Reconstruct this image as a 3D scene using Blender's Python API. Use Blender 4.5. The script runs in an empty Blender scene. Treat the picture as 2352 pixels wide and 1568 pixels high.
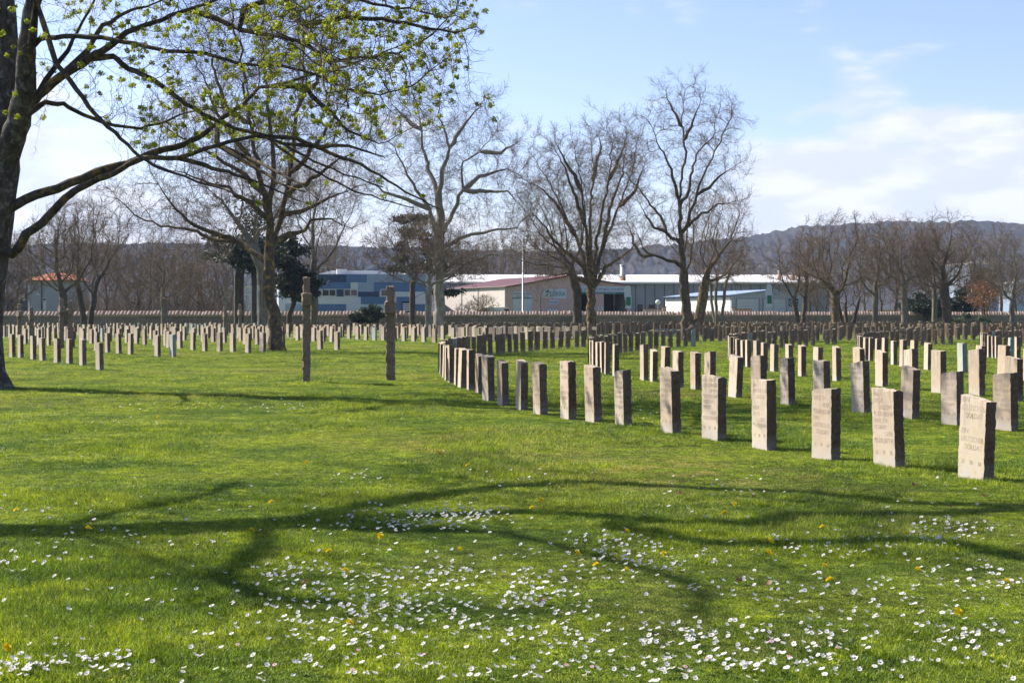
import bpy, math, random
import numpy as np
from mathutils import Vector, noise
D = bpy.data
S = bpy.context.scene
COL = S.collection
R = math.radians
# ------------------------------------------------------------------ camera, sky, sun, exposure
EYE = 1.6; F = 3267.0; HZ = 721.0; CX = 1176.0       # photo measured on a 2352 x 1568 grid
cd = D.cameras.new("camera"); cam = D.objects.new("camera", cd); COL.objects.link(cam)
cam.location = (0, 0, EYE); cam.rotation_euler = (R(90), 0, 0)
cd.sensor_width = 36; cd.lens = 50.0; cd.shift_y = (HZ-784)/2352
cd.clip_start = 0.1; cd.clip_end = 9000
cd.dof.use_dof = True; cd.dof.focus_distance = 32; cd.dof.aperture_fstop = 20
S.camera = cam
SUN_H = Vector((-0.88, 0.475)); SUN_H.normalize(); SUN_EL = R(42)
SUN = Vector((SUN_H.x*math.cos(SUN_EL), SUN_H.y*math.cos(SUN_EL), math.sin(SUN_EL)))
sl = D.lights.new("sun", 'SUN'); sl.energy = 5.0; sl.angle = R(0.53); sl.color = (1.0, 0.93, 0.83)
so = D.objects.new("sun", sl); COL.objects.link(so)
so.rotation_euler = SUN.to_track_quat('Z', 'Y').to_euler()
W = D.worlds.new("World"); S.world = W; W.use_nodes = True
wt = W.node_tree; wt.nodes.clear()
def wn(t, **k):
    n = wt.nodes.new(t)
    for a, b in k.items(): setattr(n, a, b)
    return n
wo = wn('ShaderNodeOutputWorld'); bg = wn('ShaderNodeBackground'); bg.inputs[1].default_value = 0.068
sky = wn('ShaderNodeTexSky', sky_type='NISHITA', sun_disc=False)
sky.sun_elevation = SUN_EL; sky.sun_rotation = math.atan2(SUN_H.x, SUN_H.y)
sky.air_density = 1.0; sky.dust_density = 0.6; sky.ozone_density = 2.5; sky.altitude = 200
wc = wn('ShaderNodeTexCoord')
wm = wn('ShaderNodeMapping'); wm.inputs['Scale'].default_value = (3.4, 3.4, 10.0); wm.inputs['Location'].default_value = (0.63, 0.2, 0.35)
wt.links.new(wc.outputs['Generated'], wm.inputs[0])
cn = wn('ShaderNodeTexNoise'); cn.inputs['Scale'].default_value = 3.2; cn.inputs['Detail'].default_value = 9; cn.inputs['Roughness'].default_value = 0.52
wt.links.new(wm.outputs[0], cn.inputs['Vector'])
sx = wn('ShaderNodeSeparateXYZ'); wt.links.new(wc.outputs['Generated'], sx.inputs[0])
def wmath(op, a, b=None, clamp=False):
    n = wn('ShaderNodeMath', operation=op, use_clamp=clamp)
    for i, v in enumerate((a, b)):
        if v is None: continue
        if isinstance(v, (int, float)): n.inputs[i].default_value = v
        else: wt.links.new(v, n.inputs[i])
    return n.outputs[0]
def wrange(v, a, b):
    n = wn('ShaderNodeMapRange', interpolation_type='SMOOTHSTEP'); wt.links.new(v, n.inputs[0]); n.inputs[1].default_value = a; n.inputs[2].default_value = b; return n.outputs[0]
bank = wmath('MULTIPLY', wrange(sx.outputs['X'], .11, .24), wrange(sx.outputs['Z'], .160, .100))     # cloud bank low on the right
veil = wmath('MULTIPLY', wrange(sx.outputs['X'], .02, -.22), wrange(sx.outputs['Z'], .24, .05))       # thin veil on the left
low = wrange(sx.outputs['Z'], .13, .0)
fac = wmath('ADD', wmath('ADD', wmath('MULTIPLY', bank, .42), wmath('MULTIPLY', veil, .20)), wmath('ADD', cn.outputs[0], wmath('MULTIPLY', low, .12)))
cr = wn('ShaderNodeMapRange', interpolation_type='SMOOTHERSTEP'); wt.links.new(fac, cr.inputs[0])
cr.inputs[1].default_value = 0.54; cr.inputs[2].default_value = 0.80
mxc = wn('ShaderNodeMix', data_type='RGBA'); wt.links.new(wmath('MULTIPLY', cr.outputs[0], 0.92), mxc.inputs[0])
tint = wn('ShaderNodeMix', data_type='RGBA', blend_type='MULTIPLY'); tint.inputs[0].default_value = 1
tint.inputs[7].default_value = (1.33, 1.20, 1.33, 1)
wt.links.new(sky.outputs[0], tint.inputs[6])
wt.links.new(tint.outputs[2], mxc.inputs[6]); cn2 = wn('ShaderNodeTexNoise'); cn2.inputs['Scale'].default_value = 5.5; cn2.inputs['Detail'].default_value = 6; cn2.inputs['Roughness'].default_value = 0.5
wt.links.new(wm.outputs[0], cn2.inputs['Vector'])
cc = wn('ShaderNodeMix', data_type='RGBA'); wt.links.new(wrange(cn2.outputs[0], .40, .62), cc.inputs[0]); cc.inputs[6].default_value = (5.5, 5.8, 6.6, 1); cc.inputs[7].default_value = (6.9, 6.9, 7.2, 1)
wt.links.new(cc.outputs[2], mxc.inputs[7])
wt.links.new(mxc.outputs[2], bg.inputs[0]); wt.links.new(bg.outputs[0], wo.inputs[0])
S.view_settings.view_transform = 'Standard'; S.view_settings.look = 'None'
S.view_settings.exposure = 1.18; S.view_settings.gamma = 1
S.cycles.max_bounces = 6; S.cycles.diffuse_bounces = 2; S.cycles.glossy_bounces = 2; S.cycles.transmission_bounces = 3
S.cycles.volume_bounces = 0; S.cycles.transparent_max_bounces = 6; S.cycles.use_denoising = True

# ------------------------------------------------------------------ helpers
def gp(px, py):                         # ground point seen at photo pixel
    d = EYE*F/(py-HZ); return ((px-CX)*d/F, d)
def xat(px, d): return (px-CX)*d/F
def zat(py, d): return EYE+(HZ-py)*d/F
def tag(o, label=None, cat=None, group=None, kind=None):
    if label: o['label'] = label
    if cat: o['category'] = cat
    if group: o['group'] = group
    if kind: o['kind'] = kind
    return o
def empty(name, loc, rz=0.0):
    o = D.objects.new(name, None); COL.objects.link(o); o.location = loc; o.rotation_euler = (0, 0, rz); return o
class MB:
    def __init__(s): s.v = []; s.f = []; s.m = []
    def add(s, vs, fs, mi=0):
        n = len(s.v); s.v += [tuple(v) for v in vs]
        for f in fs: s.f.append(tuple(i+n for i in f)); s.m.append(mi)
        return s
    def box(s, x0, x1, y0, y1, z0, z1, mi=0):
        return s.add([(x0,y0,z0),(x1,y0,z0),(x1,y1,z0),(x0,y1,z0),(x0,y0,z1),(x1,y0,z1),(x1,y1,z1),(x0,y1,z1)],
              [(0,3,2,1),(4,5,6,7),(0,1,5,4),(1,2,6,5),(2,3,7,6),(3,0,4,7)], mi)
    def tube(s, pts, rad, k=8, mi=0, cap=True):
        pts = [Vector(p) for p in pts]; n0 = len(s.v)
        if isinstance(rad, (int, float)): rad = [rad]*len(pts)
        vs = []
        for i, p in enumerate(pts):
            t = (pts[min(i+1, len(pts)-1)]-pts[max(i-1, 0)]).normalized()
            r = Vector((1, 0, 0)) if abs(t.x) < .8 else Vector((0, 1, 0))
            u = t.cross(r).normalized(); w = t.cross(u)
            for j in range(k):
                a = 2*math.pi*j/k; vs.append(p+(u*math.cos(a)+w*math.sin(a))*rad[i])
        fs = [(i*k+j, i*k+(j+1) % k, (i+1)*k+(j+1) % k, (i+1)*k+j) for i in range(len(pts)-1) for j in range(k)]
        if cap: fs += [tuple(range(k)), tuple((len(pts)-1)*k+j for j in range(k))]
        return s.add(vs, fs, mi)
    def prism(s, outline, y0, y1, mi=0):        # outline in x,z extruded along y
        n = len(outline)
        vs = [(x, y0, z) for x, z in outline]+[(x, y1, z) for x, z in outline]
        fs = [tuple(range(n)), tuple(range(2*n-1, n-1, -1))]+[(i, (i+1) % n, (i+1) % n+n, i+n) for i in range(n)]
        return s.add(vs, fs, mi)
    def ball(s, c, rx, ry=None, rz=None, a=8, b=6, mi=0):
        ry = ry or rx; rz = rz or rx; vs = []; fs = []
        for i in range(b+1):
            t = math.pi*i/b
            for j in range(a):
                q = 2*math.pi*j/a; vs.append((c[0]+rx*math.sin(t)*math.cos(q), c[1]+ry*math.sin(t)*math.sin(q), c[2]+rz*math.cos(t)))
        for i in range(b):
            for j in range(a): fs.append((i*a+j, (i+1)*a+j, (i+1)*a+(j+1) % a, i*a+(j+1) % a))
        return s.add(vs, fs, mi)
    def build(s, name, mats, parent=None, smooth=False):
        me = D.meshes.new(name); me.from_pydata(s.v, [], s.f)
        if not isinstance(mats, (list, tuple)): mats = [mats]
        for m in mats: me.materials.append(m)
        me.polygons.foreach_set('material_index', s.m)
        if smooth: me.polygons.foreach_set('use_smooth', [True]*len(s.f))
        me.update()
        return link(name, me, parent)
def link(name, me, parent=None):
    o = D.objects.new(name, me); COL.objects.link(o)
    if parent is not None: o.parent = parent
    return o
def npmesh(name, V, Fq, mats, smooth=False, mi=None, nv=4):
    """numpy arrays -> mesh; Fq is (n,3) or (n,4)"""
    me = D.meshes.new(name); V = np.asarray(V, np.float32); Fq = np.asarray(Fq, np.int32); k = Fq.shape[1]
    me.vertices.add(len(V)); me.vertices.foreach_set('co', V.ravel())
    me.loops.add(Fq.size); me.loops.foreach_set('vertex_index', Fq.ravel())
    me.polygons.add(len(Fq)); me.polygons.foreach_set('loop_start', np.arange(0, Fq.size, k, dtype=np.int32))
    if not isinstance(mats, (list, tuple)): mats = [mats]
    for m in mats: me.materials.append(m)
    if mi is not None: me.polygons.foreach_set('material_index', np.asarray(mi, np.int32))
    me.polygons.foreach_set('use_smooth', np.full(len(Fq), bool(smooth)))
    me.update(calc_edges=True)
    return me
def tubes_mesh(name, polys, mat, sides=5, smooth=True):
    """polys: list of (pts Nx3 list, radii list) -> one mesh"""
    if not polys: polys = [([(0,0,0),(0,0,.01)], [.001,.001])]
    P = np.array([p for pl in polys for p in pl[0]], float); Rr = np.array([r for pl in polys for r in pl[1]], float)
    ln = np.array([len(pl[0]) for pl in polys]); st = np.concatenate([[0], np.cumsum(ln)[:-1]])
    N = len(P); idx = np.arange(N); first = np.zeros(N, bool); first[st] = True; last = np.zeros(N, bool); last[st+ln-1] = True
    nx = np.where(last, idx, idx+1); pv = np.where(first, idx, idx-1)
    T = P[nx]-P[pv]; T /= np.linalg.norm(T, axis=1)[:, None]+1e-9
    d0 = np.repeat(P[st+ln-1]-P[st], ln, axis=0); ref = np.where((np.abs(d0[:, 2]) > np.abs(d0[:, 0])*1.2)[:, None], np.array([1., 0, 0]), np.array([0, 0, 1.]))
    U = np.cross(T, ref); U /= np.linalg.norm(U, axis=1)[:, None]+1e-9; Wv = np.cross(T, U)
    a = np.arange(sides)*2*math.pi/sides
    V = P[:, None, :]+Rr[:, None, None]*(U[:, None, :]*np.cos(a)[None, :, None]+Wv[:, None, :]*np.sin(a)[None, :, None])
    V = V.reshape(-1, 3); seg = idx[~last]; j = np.arange(sides); jn = (j+1) % sides
    Fq = np.stack([seg[:, None]*sides+j, seg[:, None]*sides+jn, (seg[:, None]+1)*sides+jn, (seg[:, None]+1)*sides+j], -1).reshape(-1, 4)
    return npmesh(name, V, Fq, mat, smooth)

# ------------------------------------------------------------------ materials
def mat(name, rough=0.8, spec=0.3):
    m = D.materials.new(name); m.use_nodes = True; b = m.node_tree.nodes['Principled BSDF']
    b.inputs['Roughness'].default_value = rough; b.inputs['Specular IOR Level'].default_value = spec
    return m, m.node_tree, b
def nd(t, ty, **k):
    n = t.nodes.new(ty)
    for a, b in k.items():
        if a in n.inputs: n.inputs[a].default_value = b
        else: setattr(n, a, b)
    return n
def ramp(t, src, stops):
    r = t.nodes.new('ShaderNodeValToRGB'); e = r.color_ramp.elements
    while len(e) < len(stops): e.new(0.5)
    for x, (p, c) in zip(e, stops): x.position = p; x.color = (*c, 1)
    t.links.new(src, r.inputs[0]); return r.outputs[0]
def coords(t, kind='Object', scale=(1, 1, 1)):
    if kind == 'World': g = t.nodes.new('ShaderNodeNewGeometry'); o = g.outputs['Position']
    else: g = t.nodes.new('ShaderNodeTexCoord'); o = g.outputs[kind]
    m = nd(t, 'ShaderNodeMapping'); m.inputs['Scale'].default_value = scale; t.links.new(o, m.inputs[0]); return m.outputs[0]
def noise_(t, vec, scale, detail=4, rough=.55):
    n = nd(t, 'ShaderNodeTexNoise'); n.inputs['Scale'].default_value = scale; n.inputs['Detail'].default_value = detail; n.inputs['Roughness'].default_value = rough
    t.links.new(vec, n.inputs['Vector']); return n.outputs[0]
def mix(t, f, a, b, mode='MIX'):
    n = t.nodes.new('ShaderNodeMix'); n.data_type = 'RGBA'; n.blend_type = mode
    for i, v in ((0, f), (6, a), (7, b)):
        if isinstance(v, (int, float)): n.inputs[i].default_value = v
        elif isinstance(v, tuple): n.inputs[i].default_value = (*v, 1) if len(v) == 3 else v
        else: t.links.new(v, n.inputs[i])
    return n.outputs[2]
def mth(t, op, a, b=0.0, clamp=False):
    n = t.nodes.new('ShaderNodeMath'); n.operation = op; n.use_clamp = clamp
    for i, v in enumerate((a, b)):
        if isinstance(v, (int, float)): n.inputs[i].default_value = v
        else: t.links.new(v, n.inputs[i])
    return n.outputs[0]
def mrange(t, v, a, b, c=0., d=1.):
    n = t.nodes.new('ShaderNodeMapRange'); t.links.new(v, n.inputs[0])
    for i, x in enumerate((a, b, c, d)): n.inputs[i+1].default_value = x
    return n.outputs[0]
def bump(t, b, h, strength=.5, dist=.02):
    n = t.nodes.new('ShaderNodeBump'); n.inputs['Strength'].default_value = strength; n.inputs['Distance'].default_value = dist
    t.links.new(h, n.inputs['Height']); t.links.new(n.outputs[0], b.inputs['Normal'])
def plain(name, c, rough=.7, var=.12, scale=3., metal=0, spec=.3, bmp=0):
    m, t, b = mat(name, rough, spec); v = coords(t, 'Object'); n = noise_(t, v, scale, 6); c = tuple(x*.74 for x in c)
    lo = tuple(x*(1-var) for x in c); hi_ = tuple(min(1, x*(1+var)) for x in c)
    t.links.new(ramp(t, n, [(.3, lo), (.7, hi_)]), b.inputs['Base Color']); b.inputs['Metallic'].default_value = metal
    if bmp: bump(t, b, noise_(t, v, scale*8, 5), .6, bmp)
    return m
def corrugated(name, c, pitch=.25, axis='Z', rough=.5, depth=.03, var=.06):
    m, t, b = mat(name, rough, .4); v = coords(t, 'Object'); c = tuple(x*.74 for x in c)
    w = nd(t, 'ShaderNodeTexWave'); w.wave_type = 'BANDS'; w.bands_direction = axis; w.wave_profile = 'SIN'
    w.inputs['Scale'].default_value = 0.314/pitch; w.inputs['Distortion'].default_value = 0; t.links.new(v, w.inputs['Vector'])
    n = noise_(t, v, .8, 5)
    t.links.new(ramp(t, n, [(.3, tuple(x*(1-var) for x in c)), (.7, tuple(min(1, x*(1+var)) for x in c))]), b.inputs['Base Color'])
    bump(t, b, w.outputs[0], 1, depth); return m

def stone_mat(name, rough_face=False, green=False):
    m, t, b = mat(name, .9, .15)
    v = coords(t, 'Object'); oi = t.nodes.new('ShaderNodeObjectInfo'); at = nd(t, 'ShaderNodeAttribute', attribute_name='tone')
    rnd = mth(t, 'FRACT', mth(t, 'ADD', oi.outputs['Random'], at.outputs['Fac']))
    vadd = t.nodes.new('ShaderNodeVectorMath'); vadd.operation = 'ADD'; t.links.new(v, vadd.inputs[0])
    cmb = t.nodes.new('ShaderNodeCombineXYZ'); off = mth(t, 'MULTIPLY', rnd, 60)
    t.links.new(off, cmb.inputs[0]); t.links.new(off, cmb.inputs[1]); t.links.new(cmb.outputs[0], vadd.inputs[1]); vv = vadd.outputs[0]
    n1 = noise_(t, vv, 4, 6, .6); n2 = noise_(t, vv, 40, 5, .7)
    sep = t.nodes.new('ShaderNodeSeparateXYZ'); t.links.new(v, sep.inputs[0]); z = sep.outputs['Z']
    if green: tones = [(0, (.38,.47,.43)), (1, (.44,.53,.48))]
    elif rough_face: tones = [(0, (.19,.13,.095)), (.3, (.25,.185,.135)), (.55, (.17,.12,.09)), (.75, (.28,.22,.165)), (1, (.22,.16,.12))]
    else: tones = [(0, (.56,.46,.345)), (.18, (.64,.55,.43)), (.36, (.40,.31,.24)), (.5, (.60,.49,.37)), (.68, (.66,.58,.48)), (.84, (.46,.36,.28)), (1, (.58,.49,.38))]
    base = ramp(t, rnd, tones)
    base = mix(t, mrange(t, n1, .35, .7, 0, .5), base, (.68,.60,.49) if not rough_face else (.17,.12,.09))
    # pale scoured foot, darker weathered head, both real stains on the stone
    foot = mrange(t, mth(t, 'ADD', z, mth(t, 'MULTIPLY', n1, .12)), .26, .12, 0, .75)
    base = mix(t, foot, base, (.60,.56,.50) if not rough_face else (.36,.32,.28))
    vs = nd(t, 'ShaderNodeMapping'); vs.inputs['Scale'].default_value = (9, 9, 1.2); t.links.new(vv, vs.inputs[0])
    streak = noise_(t, vs.outputs[0], 2.2, 4, .6)
    head = mth(t, 'MULTIPLY', mrange(t, z, .35, .85, 0, 1), mrange(t, streak, .46, .66, 0, .8), True)
    base = mix(t, head, base, (.27,.22,.175) if not green else (.25,.30,.28))
    base = mix(t, mrange(t, n2, .62, .75, 0, .35), base, (.16,.13,.10))
    lich = mth(t, 'MULTIPLY', mrange(t, noise_(t, vv, 7, 3, .5), .60, .68, 0, .7), mrange(t, streak, .42, .55, 0, 1)); base = mix(t, lich, base, (.60,.46,.22) if not rough_face else (.30,.27,.17))
    base = mix(t, 1., base, (.70,.685,.66), 'MULTIPLY'); t.links.new(base, b.inputs['Base Color'])
    hgt = mth(t, 'ADD', mth(t, 'MULTIPLY', n1, 1.0 if rough_face else .3), mth(t, 'MULTIPLY', n2, .5 if rough_face else .3))
    bump(t, b, hgt, 1 if rough_face else .5, .06 if rough_face else .006)
    return m
M = {}
M['dressed'] = stone_mat('dressed_sandstone'); M['split'] = stone_mat('split_sandstone', True)
M['gdressed'] = stone_mat('greenish_stone', False, True); M['gsplit'] = stone_mat('greenish_split_stone', True, True)
M['letter'] = plain('groove_shade_paint', (.46,.37,.29), .95, .25, 14)  # raised letters, coloured darker to imitate the shade inside engraved grooves
def bark(name, c0, c1, lichen=None, amt=.5, sc=6.):
    c0 = tuple(x*.85 for x in c0); c1 = tuple(x*.85 for x in c1); m, t, b = mat(name, .9, .15); v = coords(t, 'Object', (1, 1, .35)); n = noise_(t, v, sc, 6, .65); n2 = noise_(t, coords(t, 'Object'), sc*.7, 5, .6)
    c = ramp(t, n, [(.3, c0), (.68, c1)])
    if lichen: c = mix(t, mrange(t, n2, .52, .66, 0, amt), c, lichen)
    t.links.new(c, b.inputs['Base Color']); bump(t, b, n, .9, .03); return m
M['bark_maple'] = bark('maple_bark', (.03,.026,.022), (.12,.105,.09), (.20,.205,.17), .7, 9)
M['limb_maple'] = bark('maple_limb_bark', (.035,.03,.024), (.11,.095,.075), (.30,.20,.04), .6, 7)
M['bark_brown'] = bark('brown_bark', (.05,.04,.031), (.14,.115,.09), (.22,.16,.05), .5)
M['bark_gold'] = bark('lichen_bark', (.055,.043,.03), (.15,.12,.085), (.34,.22,.05), .7)
M['bark_grey'] = bark('grey_bark', (.10,.088,.072), (.24,.215,.18), (.24,.20,.08), .35)
M['bark_plane'] = bark('plane_bark', (.16,.145,.115), (.36,.33,.28), (.14,.13,.09), .7, 3)
M['bark_dark'] = bark('dark_bark', (.045,.038,.032), (.12,.10,.085), (.14,.12,.07), .3)
M['twig'] = bark('twig_bark', (.10,.072,.048), (.22,.165,.115)); M['twig_grey'] = bark('grey_twig_bark', (.13,.105,.08), (.24,.20,.16)); M['twig_red'] = bark('reddish_twig_bark', (.125,.085,.058), (.25,.18,.125))
def leafmat(name, c0, c1, trans=.35, sc=.5, world=False):
    c0 = tuple(x*.8 for x in c0); c1 = tuple(x*.8 for x in c1); m, t, b = mat(name, .55, .3); n = noise_(t, coords(t, 'World'), sc, 4); n3 = noise_(t, coords(t, 'World'), 25, 2)
    col = mix(t, .5, ramp(t, n, [(.35, c0), (.65, c1)]), ramp(t, n3, [(.3, c0), (.7, c1)]))
    t.links.new(col, b.inputs['Base Color'])
    tr = t.nodes.new('ShaderNodeBsdfTranslucent'); t.links.new(col, tr.inputs[0]); ms = t.nodes.new('ShaderNodeMixShader'); ms.inputs[0].default_value = trans
    t.links.new(b.outputs[0], ms.inputs[1]); t.links.new(tr.outputs[0], ms.inputs[2]); t.links.new(ms.outputs[0], t.nodes['Material Output'].inputs[0]); return m
M['blossom'] = leafmat('maple_blossom', (.28,.36,.015), (.52,.54,.03), .45, 3)
M['needle'] = leafmat('pine_needles', (.018,.032,.016), (.05,.07,.03), .1, .6)
M['evergreen'] = leafmat('evergreen_leaves', (.03,.05,.02), (.09,.12,.045), .25, 1)
M['rusty'] = leafmat('rusty_leaves', (.18,.08,.03), (.30,.14,.06), .3, 1)
M['deadleaf'] = leafmat('dry_leaf', (.16,.08,.035), (.30,.17,.08), .3, 3)

# ground and grass share their patchwork of tones
def lawn_colour(t, near):
    p = coords(t, 'World')
    a = noise_(t, p, .55, 4, .6); b = noise_(t, p, 1.9, 5, .65); c = noise_(t, coords(t, 'World', (.10, .10, .10)), 1.0, 4, .5)
    col = ramp(t, a, [(.34, (.085,.150,.022)), (.48, (.155,.225,.035)), (.60, (.240,.300,.045)), (.74, (.165,.225,.035))])
    moss = mrange(t, b, .54, .66, 0, .85); col = mix(t, moss, col, (.30,.37,.035))
    straw = mth(t, 'MULTIPLY', mrange(t, c, .50, .64, 0, 1), mrange(t, b, .58, .42, 0, .8)); col = mix(t, straw, col, (.33,.29,.14))
    return mix(t, 1., col, (.94,.96,.82), 'MULTIPLY')
gm, t, b = mat('lawn_soil', .95, .1)
col = lawn_colour(t, False); f = noise_(t, coords(t, 'World'), 14, 6, .7); f2 = noise_(t, coords(t, 'World', (1, .35, 1)), 3.5, 5, .7)
col = mix(t, .75, col, ramp(t, f, [(.3, (.25,.25,.25)), (.7, (1.15,1.15,1.15))]), 'MULTIPLY'); col = mix(t, .55, col, ramp(t, f2, [(.32, (.45,.45,.45)), (.62, (1.2,1.2,1.2))]), 'MULTIPLY')
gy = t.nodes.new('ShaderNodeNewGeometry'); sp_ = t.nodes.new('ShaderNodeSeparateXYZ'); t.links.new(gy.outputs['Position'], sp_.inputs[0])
col = mix(t, mrange(t, sp_.outputs['Y'], 50, 110, 1, 0), col, mix(t, 1., col, (.42,.40,.45), 'MULTIPLY'))      # ground colour darker under the near turf, easing off with distance
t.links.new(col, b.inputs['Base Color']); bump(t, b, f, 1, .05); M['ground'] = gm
gm, t, b = mat('grass_blade', .5, .35)
col = lawn_colour(t, True); oi = t.nodes.new('ShaderNodeObjectInfo')
rb = ramp(t, oi.outputs['Random'], [(0, (.25,.36,.3)), (.3, (.7,.8,.65)), (.5, (1.1,1.1,1)), (.8, (1.45,1.35,1.1)), (.95, (2.0,1.6,2.4))])
col = mix(t, 1., col, rb, 'MULTIPLY'); fine = noise_(t, coords(t, 'World'), 160, 2, .5); mid = noise_(t, coords(t, 'World'), 9, 3, .6)
col = mix(t, 1., col, ramp(t, fine, [(.35, (.32,.38,.28)), (.65, (1.65,1.62,1.5))]), 'MULTIPLY'); col = mix(t, .8, col, ramp(t, mid, [(.35, (.55,.6,.5)), (.65, (1.35,1.3,1.2))]), 'MULTIPLY')
t.links.new(col, b.inputs['Base Color']); tr = t.nodes.new('ShaderNodeBsdfTranslucent'); t.links.new(mix(t, 1., col, (1.3,1.25,.6), 'MULTIPLY'), tr.inputs[0])
ms = t.nodes.new('ShaderNodeMixShader'); ms.inputs[0].default_value = .38
t.links.new(b.outputs[0], ms.inputs[1]); t.links.new(tr.outputs[0], ms.inputs[2]); t.links.new(ms.outputs[0], t.nodes['Material Output'].inputs[0]); M['grass'] = gm
# field-stone wall
m, t, b = mat('field_stone_wall', .95, .1); v = coords(t, 'Object')
br = nd(t, 'ShaderNodeTexBrick'); br.inputs['Scale'].default_value = 1; br.inputs['Brick Width'].default_value = .42; br.inputs['Row Height'].default_value = .16; br.inputs['Mortar Size'].default_value = .018
br.inputs['Color1'].default_value = (.30,.26,.21,1); br.inputs['Color2'].default_value = (.20,.175,.145,1); br.inputs['Mortar'].default_value = (.13,.115,.10,1)
mp = nd(t, 'ShaderNodeMapping'); mp.inputs['Rotation'].default_value = (R(90), 0, 0); t.links.new(v, mp.inputs[0])
dn = t.nodes.new('ShaderNodeTexNoise'); dn.inputs['Scale'].default_value = 2.5; t.links.new(mp.outputs[0], dn.inputs['Vector'])
va = t.nodes.new('ShaderNodeMix'); va.data_type = 'RGBA'; va.inputs[0].default_value = .06; t.links.new(mp.outputs[0], va.inputs[6]); t.links.new(dn.outputs[1], va.inputs[7]); t.links.new(va.outputs[2], br.inputs['Vector'])
t.links.new(mix(t, mrange(t, noise_(t, v, .35, 5), .4, .65, 0, .6), br.outputs[0], (.12,.11,.095)), b.inputs['Base Color']); bump(t, b, br.outputs[1], .8, -.03); M['wall'] = m
m, t, b = mat('clay_tile', .85, .2); v = coords(t, 'Object'); n = noise_(t, v, 2.4, 3); n2 = noise_(t, v, 9, 4)
c = ramp(t, n, [(.3, (.34,.24,.17)), (.45, (.48,.37,.28)), (.6, (.40,.25,.18)), (.75, (.50,.42,.34))]); t.links.new(mix(t, mrange(t, n2, .5, .7, 0, .5), c, (.28,.24,.20)), b.inputs['Base Color']); M['tile'] = m
m, t, b = mat('wooded_hill', .98, .05); v = coords(t, 'World', (1, .5, 1.6)); n = noise_(t, v, .09, 8, .8); n2 = noise_(t, v, .006, 4); n3 = noise_(t, coords(t, 'World', (1, 1, .25)), .16, 5, .8)
c = ramp(t, n2, [(.35, (.024,.025,.024)), (.55, (.046,.040,.033)), (.7, (.026,.031,.022))]); c = mix(t, .85, c, ramp(t, n, [(.38, (.35,.35,.38)), (.62, (1.6,1.55,1.5))]), 'MULTIPLY'); c = mix(t, .6, c, ramp(t, n3, [(.38, (.4,.4,.4)), (.62, (1.5,1.5,1.45))]), 'MULTIPLY')
t.links.new(c, b.inputs['Base Color']); M['hill'] = m

# ------------------------------------------------------------------ the setting
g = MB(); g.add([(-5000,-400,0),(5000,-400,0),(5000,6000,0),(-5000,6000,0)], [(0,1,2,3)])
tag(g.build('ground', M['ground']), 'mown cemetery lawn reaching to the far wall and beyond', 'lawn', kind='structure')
# far wooded ridge, seen above the roofs
nx_, ny_ = 620, 46
xs = np.linspace(-1300, 1500, nx_); ys = np.linspace(1150, 2450, ny_)
pxk = [-2000, 0, 420, 700, 1000, 1300, 1450, 1700, 1800, 1950, 2150, 2352, 2700, 4500]; pyk = [590, 575, 566, 572, 580, 588, 580, 552, 530, 519, 520, 532, 545, 560]
V = np.zeros((nx_*ny_, 3)); rng = np.random.default_rng(3)
k = 0
for j, y in enumerate(ys):
    s_ = min(1, (y-1150)/650.); s_ = s_*s_*(3-2*s_)
    if y > 1900: s_ = 1-.35*((y-1900)/550)**1.5
    for i, x in enumerate(xs):
        top = EYE+(HZ-np.interp(CX+x/1850*F, pxk, pyk))*1850/F
        n = noise.fractal(Vector((x*.004, y*.004, 2.)), 1, 2, 4)*7*s_*min(1, abs(y-1850)/300+.12) if True else 0
        rough = (rng.random()**2*5) if s_ > .03 else 0
        V[k] = (x, y, -1+(top*s_)+n+rough*min(1., s_*2)); k += 1
I = (np.arange(ny_-1)[:, None]*nx_+np.arange(nx_-1)[None, :]).ravel()
Fq = np.stack([I, I+1, I+nx_+1, I+nx_], -1)
tag(link('hills', npmesh('hills', V, Fq, M['hill'], False)), 'long wooded ridge, bluish in the haze, behind the buildings', 'hill', kind='structure')

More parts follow.
